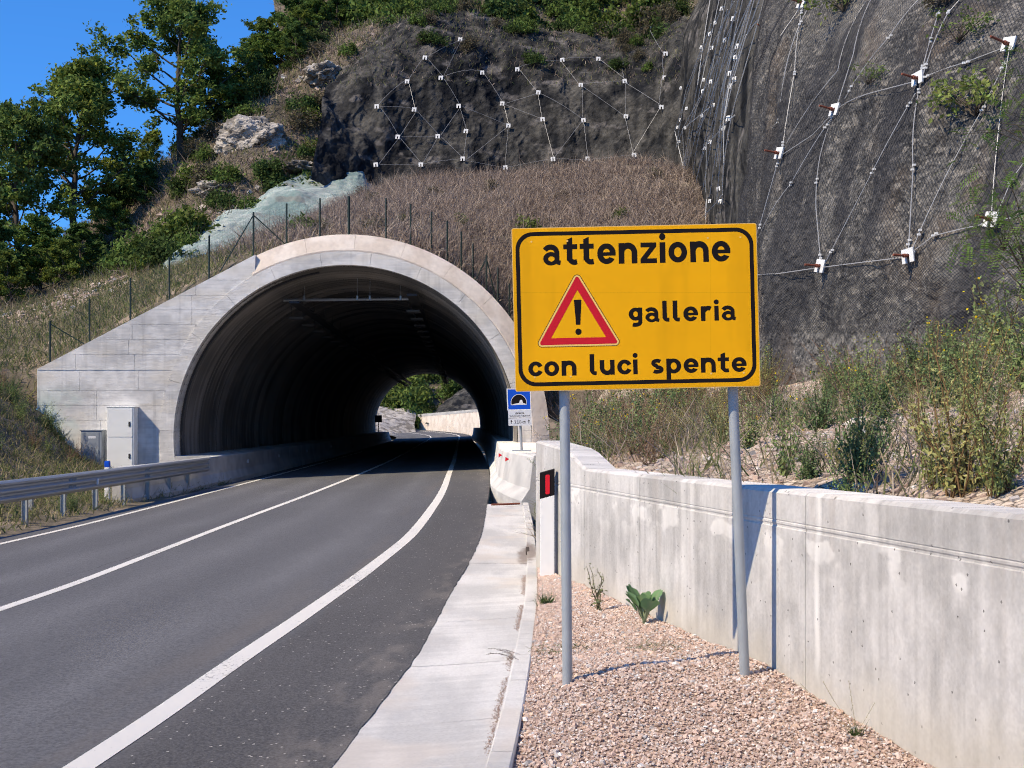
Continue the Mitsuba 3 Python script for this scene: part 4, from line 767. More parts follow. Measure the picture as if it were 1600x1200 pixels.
sG, sD, sF = snapper(PG), snapper(PD), snapper(PF)
nG = thing('rockfall_net', 'dark wire netting with steel cables and white anchor plates on the near rock face', 'rockfall net')
part(nG, 'wire_mesh', net_part(nG, PG, .092, .0030, .05, 0, .86, .2, .93), 'm_netwire', kind='stuff')
GP = [(6.59, 31.06, 10.76), (5.85, 29.83, 7.30), (6.39, 27.82, 7.80), (7.34, 25.08, 7.66), (6.12, 27.28, 4.70), (6.93, 24.43, 4.57), (7.73, 22.72, 4.90), (8.45, 23.75, 7.88), (5.67, 32.44, 5.04), (6.86, 38.00, 12.21), (6.27, 37.00, 6.85)]
nn = unit(A(-.80, -.56, .2))
for i, q in enumerate(GP):
    s, n_ = sG(q); anchor(nG, s + nn * .12, unit(nn + n_ * .35), (.74 if i < 9 else .3), (.36 if i not in (7,) else .44), r4.uniform(-.25, .25))
for pts in ([(6.59, 31.06, 10.76), (6.15, 30.06, 9.04), (5.85, 29.83, 7.30)], [(5.85, 29.83, 7.30), (5.51, 30.38, 5.90), (5.63, 32.12, 5.01)], [(6.39, 27.82, 7.80), (6.81, 28.01, 8.92), (7.42, 28.50, 10.33)], [(6.12, 27.28, 4.70), (6.15, 27.73, 5.85), (6.25, 27.90, 6.88), (6.39, 27.82, 7.80)], [(7.34, 25.08, 7.66), (7.96, 25.55, 8.86), (8.56, 25.52, 9.54)],
            [(7.34, 25.08, 7.66), (7.96, 25.76, 9.04)], [(6.93, 24.43, 4.57), (7.12, 24.68, 6.06), (7.34, 25.08, 7.66)], [(8.45, 23.75, 7.88), (8.00, 23.02, 6.29), (7.73, 22.72, 4.90)], [(5.67, 32.44, 5.04), (5.74, 28.94, 4.75), (6.12, 27.28, 4.70)], [(6.12, 27.28, 4.70), (6.52, 25.86, 4.63), (6.93, 24.43, 4.57)],
            [(6.93, 24.43, 4.57), (7.20, 23.87, 4.82), (7.73, 22.72, 4.90)], [(7.73, 22.72, 4.90), (8.21, 21.71, 4.88)], [(6.39, 27.82, 7.80), (6.87, 26.31, 7.75), (7.34, 25.08, 7.66)], [(7.34, 25.08, 7.66), (7.90, 24.35, 7.74), (8.45, 23.75, 7.88)], [(5.92, 29.61, 7.47), (6.54, 28.46, 8.77), (7.38, 28.65, 10.37)],
            [(6.50, 27.50, 7.92), (7.25, 26.83, 8.80), (8.06, 26.47, 9.71)], [(6.39, 27.75, 7.68), (5.94, 29.00, 6.56), (5.54, 31.35, 5.11)], [(7.28, 24.95, 7.46), (6.79, 25.75, 6.25), (6.17, 27.12, 4.78)], [(5.66, 31.00, 10.27), (6.59, 31.06, 10.76), (7.00, 30.45, 11.05)], [(6.53, 30.85, 10.48), (5.79, 30.59, 8.20), (6.13, 37.00, 7.22)],
            [(8.41, 23.64, 7.74), (7.92, 23.52, 6.92), (7.00, 24.27, 4.68)], [(8.40, 22.21, 6.23), (8.02, 22.55, 5.54), (7.75, 22.68, 4.90)], [(5.84, 29.81, 7.23), (6.16, 28.60, 7.46), (6.39, 27.82, 7.80)]):
    path = along(pts, sG, .075, n=9); b = B(); b.tube(path, .0085, 5); part(nG, 'cable', b.mesh(), 'm_cable')
    if r4.random() < .6: clips(nG, path, 3, r4)
nD = thing('rockfall_net', 'cable net with small white anchor plates on the dark rock face above the tunnel', 'rockfall net')
DP = [(-3.15, 85.39, 24.33), (-5.32, 83.72, 22.72), (-6.13, 82.43, 21.17), (-4.20, 83.18, 21.46), (-1.97, 84.30, 22.10), (0.38, 85.10, 22.49), (3.03, 86.18, 23.33), (5.18, 86.55, 23.46), (6.68, 86.26, 23.28), (-7.63, 80.63, 19.26), (-5.64, 81.31, 19.33), (-3.08, 82.47, 19.88), (-0.49, 83.31, 20.33), (1.51, 83.77, 20.77), (4.14, 84.34, 21.28), (6.78, 84.52, 21.70), (-6.47, 80.30, 17.70), (-4.24, 81.17, 17.87), (-2.62, 81.92, 18.36), (-0.22, 82.70, 18.85), (1.75, 82.85, 19.14), (4.14, 82.87, 19.26), (6.59, 82.70, 19.41), (-7.61, 78.99, 15.84), (-5.14, 79.83, 15.88), (-2.87, 80.78, 16.20), (-0.40, 81.26, 16.32), (2.31, 81.36, 16.56), (4.36, 81.29, 16.69), (6.95, 80.83, 16.68), (9.04, 89.64, 26.02), (9.26, 83.56, 22.90), (9.18, 82.16, 21.33), (8.73, 81.41, 19.57)]
nd = unit(A(-.05, -1, .3))
for q in DP: s, n_ = sD(q); anchor(nD, s + nd * .22, nd, .78, 0, r4.uniform(-.15, .15))
for a, b_ in ((1, 3), (1, 2), (2, 10), (2, 9), (3, 11), (4, 12), (5, 13), (6, 14), (7, 15), (8, 15), (9, 10), (9, 16), (10, 17), (10, 16), (11, 18), (11, 19), (11, 17), (12, 19), (13, 20), (13, 21), (12, 20), (14, 21), (15, 22), (14, 22), (16, 17), (16, 24), (16, 23), (17, 25), (17, 24), (18, 25), (19, 26), (19, 25), (20, 27), (21, 28), (22, 29), (23, 24), (24, 25), (25, 26), (26, 27), (27, 28), (28, 29), (0, 3), (4, 3), (5, 6), (30, 31), (31, 32), (32, 33), (15, 33), (33, 29), (21, 27), (0, 1), (7, 6), (12, 13), (14, 15)):
    b = B(); b.tube(along([DP[a], DP[b_]], sD, .2, n=9), .0085, 4); part(nD, 'cable', b.mesh(), 'm_cable')
nF = thing('rockfall_net', 'netting with long steep cables on the cut behind the yellow sign', 'rockfall net')
fpx = [(9.10, 59.73, 18.90), (9.13, 61.95, 19.05), (9.17, 64.77, 19.29), (9.42, 70.43, 20.26), (8.11, 49.74, 15.75), (8.57, 56.77, 16.96), (8.74, 60.78, 17.66), (7.57, 45.06, 13.55), (7.59, 46.23, 13.49), (7.66, 48.51, 13.59), (9.50, 78.11, 20.00), (8.79, 66.80, 17.77), (8.61, 63.55, 16.40), (8.54, 60.01, 15.99), (8.28, 58.16, 14.61), (9.35, 73.45, 17.86), (9.43, 77.21, 18.10), (9.18, 79.00, 17.90), (9.41, 74.76, 17.14), (9.06, 67.71, 16.19), (7.11, 44.33, 11.16), (7.69, 50.25, 12.02), (8.49, 58.96, 13.24), (8.93, 64.06, 13.98), (9.18, 79.00, 16.97), (7.45, 46.97, 12.76), (7.26, 43.98, 12.18), (8.10, 54.21, 10.09), (8.85, 62.39, 11.35), (8.05, 53.50, 10.48)]
for i, q in enumerate(fpx): s, n_ = sF(q); anchor(nF, s + A(-.2, -.24, 0), unit(A(-.75, -.65, .15)), .5, 0, r4.uniform(-.3, .3))
for pts in [[(9.12, 58.80, 18.93), (9.14, 68.33, 19.08), (9.18, 79.00, 17.90), (8.71, 77.50, 15.22)], [(8.14, 49.31, 16.29), (8.99, 66.47, 18.32), (9.37, 77.50, 15.55)], [(7.89, 47.34, 15.38), (8.54, 60.01, 15.99), (9.41, 74.76, 17.14), (9.32, 77.50, 15.55)], [(7.44, 41.83, 14.15), (7.91, 51.44, 14.43), (9.13, 68.26, 15.75)], [(8.17, 53.67, 15.44), (8.28, 58.16, 14.61), (9.07, 67.10, 15.32)], [(7.45, 41.68, 13.98), (7.46, 44.03, 13.17), (8.49, 58.96, 13.24), (8.76, 61.53, 11.57)], [(7.59, 45.01, 13.94), (7.50, 47.44, 12.90), (7.85, 52.05, 11.02)], [(7.27, 38.81, 13.25), (7.26, 43.98, 12.18), (7.11, 44.33, 11.16), (7.31, 45.22, 9.93)], [(7.43, 40.79, 12.85), (7.19, 42.47, 12.04), (7.11, 44.33, 11.16)], [(7.11, 36.20, 12.48), (7.41, 39.86, 12.77), (7.58, 46.08, 13.45)], [(8.52, 59.29, 13.24), (9.33, 68.30, 13.33)], [(8.09, 54.14, 10.62), (7.82, 52.35, 8.98)], [(8.83, 62.21, 11.50), (8.80, 62.12, 10.60)], [(8.93, 64.06, 13.98), (8.49, 58.96, 13.24), (7.69, 50.25, 12.02), (6.94, 42.19, 10.83)], [(9.18, 79.00, 16.97), (9.41, 74.76, 17.14), (8.28, 58.16, 14.61)], [(8.96, 64.54, 10.94), (8.10, 54.21, 10.09), (7.40, 46.84, 9.16)], [(9.18, 62.64, 19.24), (9.32, 73.62, 18.85), (9.22, 79.00, 16.94)], [(8.63, 54.62, 17.47), (8.54, 62.49, 16.08), (9.39, 73.28, 16.78)], [(10.26, 68.66, 22.30), (8.88, 67.80, 17.79), (9.04, 77.50, 15.66)], [(9.67, 62.65, 20.50), (8.60, 63.58, 16.68), (9.41, 77.50, 15.37)], [(9.00, 56.56, 18.68), (8.49, 60.84, 15.93), (9.81, 77.85, 15.15)], [(8.42, 51.34, 17.11), (8.38, 58.32, 15.24), (9.69, 74.12, 14.23)], [(7.94, 47.00, 15.82), (8.02, 54.19, 14.20), (9.45, 69.76, 13.24)], [(7.66, 44.11, 14.95), (7.63, 50.08, 13.17), (8.98, 64.07, 12.06)], [(7.44, 41.68, 14.22), (7.34, 46.88, 12.36), (8.51, 58.77, 10.99)], [(7.32, 39.92, 13.70), (7.20, 44.78, 11.81), (8.08, 54.03, 10.05)], [(7.23, 38.43, 13.25), (7.03, 42.59, 11.24), (7.58, 49.11, 9.11)]]:
    b = B(); b.tube(along(pts, sF, .3, n=15), .018, 4); part(nF, 'cable', b.mesh(), 'm_plate')

# ---------------------------------------------------------------- foliage
def leaf_cloud(P, S, rng, col, up=.4, aspect=.55, jit=.22):
    n = len(P); N = rng.normal(size=(n, 3)) + A(-.25, -.15, up * 1.6); N /= np.linalg.norm(N, axis=1, keepdims=True)
    a = np.cross(N, rng.normal(size=(n, 3))); a /= np.linalg.norm(a, axis=1, keepdims=True); b = np.cross(N, a); S = np.broadcast_to(S, (n,))[:, None]
    v = np.stack([P - a * S, P + b * S * aspect + N * S * .12, P + a * S, P - b * S * aspect + N * S * .12], 1)
    f = np.array([[0, 1, 2], [0, 2, 3]])[None] + (np.arange(n) * 4)[:, None, None]
    c = np.asarray(col, float) * rng.uniform(1 - jit, 1 + jit, (n, 1)) * (1 + rng.normal(size=(n, 3)) * .05)
    return v.reshape(-1, 3), f.reshape(-1, 3), np.repeat(np.clip(c, .004, .9), 4, 0)
class Leaves(B):
    def cloud(s, *a, **k): v, f, c = leaf_cloud(*a, **k); s.add(v, f); s.c.append(c); return s
def make_tree(seed, H=10.0, W=3.2, first=.22, col=(.055, .085, .022), per=62, leaf=.15, limbs=20, lean=.4):
    r = np.random.default_rng(seed); tr, lv = B(), Leaves(); col = A(*col)
    n = 12; t = np.linspace(0, 1, n); wob = np.cumsum(r.normal(size=(n, 2)) * .10, 0); wob -= wob[0]
    tp = np.stack([wob[:, 0] + lean * t, wob[:, 1], t * H * .93], 1); tr.tube(tp, .17 * (H / 10) * (1 - t) ** .8 + .02, 7)
    clumps = []
    for i in range(limbs):
        h = first + (.97 - first) * (i + r.random()) / limbs; az = i * 2.4 + r.uniform(-.5, .5)
        p0 = np.array([np.interp(h, t, tp[:, k]) for k in range(3)]); q = (h - first) / (1 - first)
        L = W * (.55 + .75 * math.sin(math.pi * min(1, .18 + .82 * q) ** .9)) * (1.05 - .62 * q) * r.uniform(.65, 1.2)
        d = A(math.cos(az), math.sin(az), .35 + .9 * q + r.uniform(-.15, .2)); d /= np.linalg.norm(d)
        s = np.linspace(0, 1, 6); lp = p0 + d * (L * s)[:, None] + A(0, 0, .18 * L) * (s ** 2)[:, None] + r.normal(size=(6, 3)) * .05 * L * s[:, None]
        tr.tube(lp, .055 * (L / 3) * (1 - s * .85) + .008, 5)
        for j in range(7):
            u = r.uniform(.35, 1.0); b0 = np.array([np.interp(u, s, lp[:, k]) for k in range(3)]); d2 = unit(d + r.normal(size=3) * .75 + A(0, 0, .25)); l2 = L * r.uniform(.16, .42)
            e = b0 + d2 * l2; tr.tube([b0, (b0 + e) / 2 + r.normal(size=3) * .05, e], [.02, .014, .006], 3, cap=False)
            clumps += [e, b0 + d2 * l2 * .6]
    clumps.append(tp[-1])
    for c in clumps:
        k = int(per * r.uniform(.4, 1.4)); R = r.uniform(.28, .64) * (H / 10) ** .5
        p = r.normal(size=(k, 3)); p /= np.linalg.norm(p, axis=1, keepdims=True); p *= R * r.random((k, 1)) ** .7 * A(1.2, 1.2, .8)
        tone = r.uniform(.7, 1.4); cc = col * tone * (A(1.25, 1.08, .8) if r.random() < .22 else 1)
        lv.cloud(c + p, leaf * r.uniform(.7, 1.15, k), r, cc)
    return tr, lv
def make_bush(seed, n=26, per=60, leaf=.10, col=(.05, .08, .022), tall=1.0):
    r = np.random.default_rng(seed); tr, lv = B(), Leaves(); col = A(*col)
    for i in range(n):
        d = r.normal(size=3); d[2] = abs(d[2]) * tall + .1; d /= np.linalg.norm(d); L = r.uniform(.45, 1.0); c = d * L * A(1, 1, tall)
        tr.tube([(0, 0, -.15), c * .5 + r.normal(size=3) * .05, c], [.025, .014, .005], 3, cap=False)
        k = int(per * r.uniform(.5, 1.4)); p = r.normal(size=(k, 3)) * r.uniform(.12, .2); lv.cloud(c + p, leaf * r.uniform(.6, 1.2, k), r, col * r.uniform(.65, 1.4))
    return tr, lv
def proto(mb):
    tr, lv = mb; a = mikit.ply(tr.mesh(), 'm_bark', smooth=True); l = mikit.ply(lv.mesh(), 'm_leaf', smooth=False, color=lv.colors()); return {'trunk': a, 'crown': l}
def plant(name, pr, M, label, cat, group=None, parts=('trunk', 'crown')):
    k = thing(name, label, cat, group)
    for n_, q in zip(parts, (pr['trunk'], pr['crown'])): scene[k + '__' + n_] = {**q, 'to_world': M}
    return k
def M_(p, s, rz, sz=None, tilt=0.0): return T().translate([float(x) for x in p]).rotate([0, 0, 1], float(rz)).rotate([0, 1, 0], float(tilt)).scale([float(s), float(s), float(sz or s)])
OAK = [proto(make_tree(11, 10, 3.0, .16, (.145, .215, .06), 50, .125, 30)), proto(make_tree(12, 10, 2.8, .26, (.16, .225, .06), 50, .12, 28)), proto(make_tree(13, 10, 3.1, .18, (.135, .20, .058), 48, .125, 28, -.5))]
HILL = [proto(make_tree(21, 10, 3.0, .10, (.11, .175, .046), 42, .19, 20)), proto(make_tree(22, 10, 3.3, .14, (.14, .195, .05), 40, .19, 18)), proto(make_tree(23, 10, 2.8, .08, (.085, .145, .046), 44, .18, 22))]
BUSH = [proto(make_bush(31, col=(.11, .165, .046))), proto(make_bush(32, 24, 60, .10, (.13, .175, .045))), proto(make_bush(33, 28, 60, .09, (.08, .125, .042))), proto(make_bush(34, 22, 46, .07, (.14, .125, .085), 1.1)), proto(make_bush(35, 17, 34, .075, (.20, .25, .075), .9)), proto(make_bush(36, 14, 30, .07, (.15, .21, .065), 1.1))]
r5 = np.random.default_rng(55)
sC, sE, sA, sM, sX, sT = snapper(PC), snapper(PE), snapper(PA), snapper(PM), snapper(PX), snapper(PT)
def tree_at(x, y, ztop, pr, label, group=None, sp=1.0, s_=None, name='oak_tree'):
    p, _ = (s_ or sC)((x, y, 0), True); s = max(.3, (ztop - p[2] + .3) / 10.2)
    return plant(name, pr, M_(p - A(0, 0, .3), sp * s ** .7, r5.uniform(0, 360), s), label, 'tree', group)
tree_at(-19.60, 84, 27.33, OAK[0], 'tallest broadleaf tree with a dark trunk, standing against the sky on the slope', sp=1.2)
tree_at(-24.79, 80, 22.43, OAK[1], 'slender tree with open forked crown left of the tallest tree', sp=1.15)
tree_at(-26.57, 76, 19.14, OAK[2], 'leafy tree at the left edge of the picture with a bare lower trunk', sp=1.0)
tree_at(-22.36, 88, 19.71, OAK[2], 'small tree close against the left of the tallest tree', sp=.7)
tree_at(-17.63, 86, 23.56, HILL[0], 'dense low tree just right of the tallest tree', sp=.9)
tree_at(-29.86, 78, 19.25, OAK[0], 'tree cut off by the left edge of the picture', sp=.9)
for x, y, z, k, s in ((-24.00, 72, 12.23, 0, 1.0), (-25.54, 70, 11.78, 2, 1.0), (-22.67, 74, 12.18, 2, 1.0), (-21.78, 78, 13.45, 0, .9), (-20.72, 80, 14.65, 2, .8), (-23.89, 68, 9.96, 1, .8), (-22.39, 70, 10.04, 1, .8)):
    tree_at(x, y, z, HILL[k], 'low dark tree in the thicket under the tall trees at left', 'thicket trees at the left', s, name='thicket_tree')
for x, y, z, k, s in ((-16.41, 88, 25.06, 2, .8), (-15.94, 88, 25.93, 0, .9), (-15.26, 88, 24.86, 0, .8), (-15.08, 90, 27.21, 1, 1.0), (-14.27, 88, 24.74, 0, .8), (-14.01, 92, 30.26, 2, 1.0), (-13.23, 89, 25.64, 1, .8), (-12.16, 90, 27.21, 0, .9), (-11.15, 91, 27.82, 2, .9), (-10.11, 92, 28.60, 0, .9), (-8.80, 93, 29.31, 1, .9), (-7.41, 94, 29.61, 2, .9), (-15.30, 86, 23.37, 2, .6), (-13.64, 87, 23.93, 0, .6), (-12.49, 94, 32.15, 0, 1.1), (-10.90, 96, 33.23, 1, 1.0), (-9.18, 98, 33.45, 2, 1.0), (-7.31, 99, 33.32, 0, 1.0), (-5.23, 100, 33.19, 2, .9), (-13.71, 86, 24.53, 2, .7), (-1.82, 101, 34.42, 0, 1), (1.36, 101, 33.96, 2, 1), (4.78, 101, 34.42, 1, 1), (8.33, 100, 34.54, 2, 1), (11.13, 95, 34.61, 0, 1)):
    tree_at(x, y, z, HILL[k], 'green broadleaf tree on the hilltop above the netted rock face', 'trees on the hilltop', s, sE if x > -14 else sC, 'hilltop_tree')
BLAB = ('mid green', 'light yellowish green', 'deep green', 'dry grey brown')
def bushes(b0, b1, Y0, Y1, n, s_, size, label, group, name='shrub', kinds=(0, 1, 2), lift=-.1, keep=None, wts=None):
    for i in range(n):
        q, y = r5.uniform(b0, b1), r5.uniform(Y0, Y1)
        p, nn_ = s_((q * y, y, 0), True)
        if keep is not None and not keep(p): continue
        s = r5.uniform(*size); kk = int(r5.choice(kinds, p=wts)); plant(name, BUSH[kk], M_(p + A(0, 0, lift), s, r5.uniform(0, 360), s * r5.uniform(.8, 1.25)), BLAB[kk] + ' ' + label, 'shrub', BLAB[kk].replace(' ', ' ') + ' ones, ' + group, ('stems', 'foliage'))
lime_zone = lambda p: not (-17 < p[0] < -12 and 15.9 < p[2] < 19.2) and not (-12.6 < p[0] < -9 and 21 < p[2] < 23.6)   # keep the bare limestone clear
bushes(-0.3874, -0.2252, 66, 88, 70, sC, (.7, 1.6), 'shrub in the thicket on the left hillside', 'shrubs of the left thicket', keep=lambda p: p[2] - 1.75 > 0.0982 * p[1])
bushes(-0.2342, -0.1081, 73, 90, 78, sC, (.5, 1.25), 'shrub among stones on the slope left of the netted rock', 'shrubs on the stony slope', kinds=(0, 1, 2, 3), keep=lime_zone, wts=(.25, .1, .35, .3))
bushes(-0.1486, 0.1351, 88, 104, 130, sE, (.9, 1.9), 'shrub on the brow above the dark rock face', 'shrubs on the brow', kinds=(0, 1, 2, 3), wts=(.36, .2, .34, .1))
bushes(-0.0766, 0.1171, 84, 92, 34, snapper(PD), (.4, .9), 'small shrub clinging to the top of the netted rock face', 'shrubs on top of the rock face', kinds=(0, 2, 3), keep=lambda p: p[2] - 1.75 > 0.2432 * p[1])
bushes(-0.1824, 0.1486, 50, 78, 22, sA, (.3, .75), 'low shrub on the dry grass slope', 'shrubs on the grass slope', kinds=(0, 1, 3, 3))
bushes(-0.1104, -0.0045, 188, 236, 70, sX, (1.6, 3.4), 'shrub on the far hill seen through the tunnel', 'shrubs beyond the tunnel', kinds=(0, 1, 2))
# limestone outcrops on the left slope
def outcrop(c, w, h, seed, label):
    c = A(c); m = trimesh.creation.icosphere(subdivisions=5); q = np.array(m.vertices)
    d = meshkit.fbm(q * 2.2 + seed, 5, seed) - .5; e = np.round(meshkit.fbm(q * 3.1 + seed, 4, seed + 3) * 9) / 9
    m.vertices = c + q * (1 + d[:, None] * .9 + (e[:, None] - .5) * .5) * A(w, 1.3, h); own('limestone_outcrop', m, 'm_lime', label, 'rock', smooth=False)
outcrop((-14.61, 79.50, 17.36), 1.9, 1.25, 3, 'broad pale limestone outcrop above the mint green slope')
outcrop((-11.16, 84.00, 22.18), 1.0, .75, 5, 'pale limestone outcrop at the upper left corner of the netting')
outcrop((-15.75, 76.00, 14.01), 1.3, .5, 7, 'flat pale rock in the scrub left of the mint green slope')
outcrop((-11.48, 77.20, 15.52), .8, .35, 9, 'small pale rock on top of the mint green slope')

# ---------------------------------------------------------------- grass
def blades(P, N, rng, h, w, cols, lean=.35, wts=None, droop=0.0):
    n = len(P); H = rng.uniform(.5, 1.2, n) * h * (.45 + 1.1 * meshkit.fbm(P * .9, 2, 5)); d = rng.normal(size=(n, 3)) * lean; d[:, 2] = 1; d /= np.linalg.norm(d, axis=1, keepdims=True)
    s = np.cross(d, rng.normal(size=(n, 3))); s /= np.linalg.norm(s, axis=1, keepdims=True); W_ = (w * rng.uniform(.6, 1.4, n))[:, None]
    mid = P + d * (H * .55)[:, None]; d2 = d + rng.normal(size=(n, 3)) * lean * 1.3; d2[:, 2] -= droop; tip = mid + d2 * (H * .5)[:, None]
    v = np.stack([P - s * W_ / 2, P + s * W_ / 2, mid + s * W_ * .4, mid - s * W_ * .4, tip], 1)
    f = np.array([[0, 1, 2], [0, 2, 3], [3, 2, 4]])[None] + (np.arange(n) * 5)[:, None, None]
    c = A(*cols).reshape(-1, 3)[rng.choice(len(cols), n, p=wts)] * rng.uniform(.7, 1.3, (n, 1))
    return v.reshape(-1, 3), f.reshape(-1, 3), np.repeat(c, 5, 0)
def turf(name, label, sets, cat=None):
    g = B()
    for s in sets: v, f, c = s; g.add(v, f); g.c.append(c)
    own(name, g, 'm_leaf', label, kind='stuff')
DRY = ((.42, .345, .295), (.33, .265, .23), (.53, .45, .37), (.20, .155, .135), (.28, .235, .20)); GRN = ((.19, .205, .09), (.15, .18, .075), (.27, .25, .14), (.10, .145, .055), (.34, .285, .19))
r6 = np.random.default_rng(66)
brg = lambda P: P[:, 0] / P[:, 1]   # sideways metres per metre along the road
q = scatter(PA, 190000, r6, lambda P: (brg(P) > -0.2117) & (brg(P) < 0.1532) & (P[:, 1] < 81) & (r6.random(len(P)) < np.clip((brg(P) + .212) / .09, .1, 1) * np.clip(meshkit.fbm(P * .45, 3) * 5 - 1.55, .06, 1)))
turf('dry_grass', 'tall dry brown grass on the slope above the tunnel', [blades(q[0], q[1], r6, .75, .028, DRY, .5, (.25, .25, .15, .2, .15), .35)])
q = scatter(PA, 70000, r6, lambda P: (brg(P) < -0.1261) & (brg(P) > -0.4505) & (r6.random(len(P)) < np.clip(1.1 - (brg(P) + .2477) / .1216, .0, 1)))
q2 = scatter(PV, 110000, r6, lambda P: (P[:, 1] > 17) & (brg(P) > -0.4144) & (P[:, 0] < -9.2) & (r6.random(len(P)) < np.clip((-P[:, 0] - 8.9) / 1.2, .3, 1)))
turf('meadow_grass', 'olive and brown grass on the bank around the wing wall', [blades(q[0], q[1], r6, .45, .030, GRN, .55, (.22, .2, .2, .14, .24), .2), blades(q2[0], q2[1], r6, .26, .020, GRN, .6, (.2, .2, .2, .14, .26), .2)])
q = scatter(PC, 60000, r6, lambda P: (brg(P) > -0.4054) & (P[:, 1] < 95))
turf('scrub_grass', 'dull scrub grass on the left hillside', [blades(q[0], q[1], r6, .6, .04, DRY + GRN[:3], .6, (.08, .14, .04, .2, .16, .14, .14, .1), .3)])
q = scatter(PE, 30000, r6, lambda P: P[:, 1] < 106); qd = scatter(PD, 9000, r6, lambda P: P[:, 2] - 1.75 > 0.2356 * P[:, 1])
turf('brow_grass', 'scrub grass on the brow above the rock face', [blades(q[0], q[1], r6, .6, .04, DRY + GRN[:3], .6, (.05, .1, .04, .15, .16, .18, .2, .12), .3), blades(qd[0], qd[1], r6, .35, .03, DRY + GRN[:3], .6, (.05, .1, .04, .15, .16, .18, .2, .12), .3)])
# loose stones along the top of the left bank
q = scatter(PA, 60000, r6, lambda P: (P[:, 1] > 60) & (P[:, 1] < 77) & (brg(P) < -0.2117) & (np.abs(meshkit.fbm(P * .25, 3) - .5) < .09)); q = (q[0][:2600], q[1][:2600])
pm, pc = pebbles(q[0], r6.uniform(.05, .22, len(q[0])), r6); own('debris', pm, 'm_pebble', 'pinkish loose stones along the foot of the left hillside', kind='stuff', color=pc * .9)
q = scatter(PC, 5000, r6, lambda P: (brg(P) > -0.2793) & (meshkit.fbm(P * .3 + 4, 3) > .56)); pm, pc = pebbles(q[0], r6.uniform(.06, .3, len(q[0])), r6); own('debris', pm, 'm_pebble', 'grey stones scattered through the scrub of the hillside', kind='stuff', color=pc * A(.72, .78, .8))
q = scatter(PT, 26000, r6, lambda P: (P[:, 1] < 30)); S = r6.uniform(.012, .05, len(q[0])) * np.where(r6.random(len(q[0])) < .03, 2.0, 1)
pm, pc = pebbles(q[0], S, r6); own('bank_stones', pm, 'm_pebble', 'pink and grey stones on the bank behind the wall', kind='stuff', color=pc * A(.80, .80, .80))

# ---------------------------------------------------------------- weeds on the bank behind the wall
def make_weed(seed, h, nst, per, leaf, col, spread=.35, stem=(.10, .075, .045), aspect=.4, flower=None, bottom=.1, thick=.006):
    r = np.random.default_rng(seed); st, lv = B(), Leaves(); col = A(*col)
    for i in range(nst):
        d = A(*r.normal(size=2) * spread, 1); d /= np.linalg.norm(d); H = h * r.uniform(.5, 1.1); s = np.linspace(0, 1, 6)
        p = A(*r.normal(size=2) * .05 * h, 0) + d * (H * s)[:, None] + np.concatenate([r.normal(size=(6, 2)) * .03 * h * s[:, None], np.zeros((6, 1))], 1)
        st.tube(p, thick * (1 - .8 * s) + .0015, 3, A(*stem) * r.uniform(.7, 1.3), cap=False)
        k = int(per * r.uniform(.6, 1.3)); t = bottom + (1 - bottom) * r.random(k); q = np.stack([np.interp(t, s, p[:, j]) for j in range(3)], 1) + r.normal(size=(k, 3)) * leaf * (1.35 - t[:, None] * .7)
        lv.cloud(q, leaf * (1.25 - .7 * t) * r.uniform(.7, 1.2, k), r, col * r.uniform(.75, 1.3), aspect=aspect)
        if flower is not None and r.random() < .6: lv.cloud(p[-1:] + r.normal(size=(2, 3)) * .04 * h, .014, r, flower, aspect=.9)
    return {'trunk': mikit.ply(st.mesh(), 'm_vertex', smooth=True, color=st.colors()), 'crown': mikit.ply(lv.mesh(), 'm_leaf', smooth=False, color=lv.colors())}
WEED = dict(
    leafy=[make_weed(s, 1.0, 12, 60, .033, c, .4, flower=(.75, .55, .02), aspect=.55) for s, c in ((1, (.23, .30, .12)), (2, (.19, .265, .115)), (3, (.27, .32, .14)))],
    tall=[make_weed(s, 1.0, 20, 95, .022, c, .26, (.16, .10, .05), .45) for s, c in ((4, (.35, .34, .14)), (5, (.30, .33, .125)), (6, (.36, .33, .16)))],
    dry=[make_weed(s, 1.0, 16, 34, .026, c, .42, (.19, .115, .08), .35) for s, c in ((7, (.27, .18, .125)), (8, (.21, .165, .10)), (9, (.31, .225, .15)))],
    dark=[make_weed(s, 1.0, 22, 70, .036, c, .5, (.08, .06, .04), .5) for s, c in ((10, (.16, .23, .105)), (14, (.19, .265, .11)))])
def weed(x, y, h, kind, label, group=None, w=1.0):
    p, _ = sT((x, y, 0), True); ps = WEED[kind]; s = h
    return plant('weed', ps[int(r5.integers(len(ps)))], M_(p - A(0, 0, .03), s * w, r5.uniform(0, 360), s), label, 'plant', group, ('stems', 'leaves'))
weed(2.31, 9.3, .62, 'dark', 'dark green bushy weed just behind the wall top, right of the sign', w=.8)
weed(2.51, 10.4, .5, 'dark', 'small dark weed left of the bushy weed behind the wall')
weed(2.01, 10.5, .75, 'leafy', 'bright green upright weed behind the wall beside the right sign pole', w=.6)
weed(2.56, 8.0, .95, 'tall', 'large clump of tall yellow green stems behind the wall at right', w=1.0)
weed(2.64, 7.6, .8, 'tall', 'tall yellow green stems at the right edge behind the wall', w=.9)
weed(2.54, 8.6, .75, 'tall', 'thin yellow green clump left of the large one', w=.8)
for x, y, h, k in ((4.75, 17, 0.85, 'leafy'), (4.86, 16, 0.89, 'leafy'), (4.90, 15, 0.94, 'leafy'), (4.90, 13.6, 1.10, 'leafy'), (5.56, 19, 0.77, 'dark'), (6.41, 18, 1.53, 'leafy')):
    weed(x, y, h, k, 'tall leafy weed with small yellow flowers at the foot of the near rock face', 'weeds at the rock foot')
WLAB = dict(dry='brown dried weed', leafy='green leafy weed', dark='dark green bushy weed', tall='yellow green tall stemmed weed')
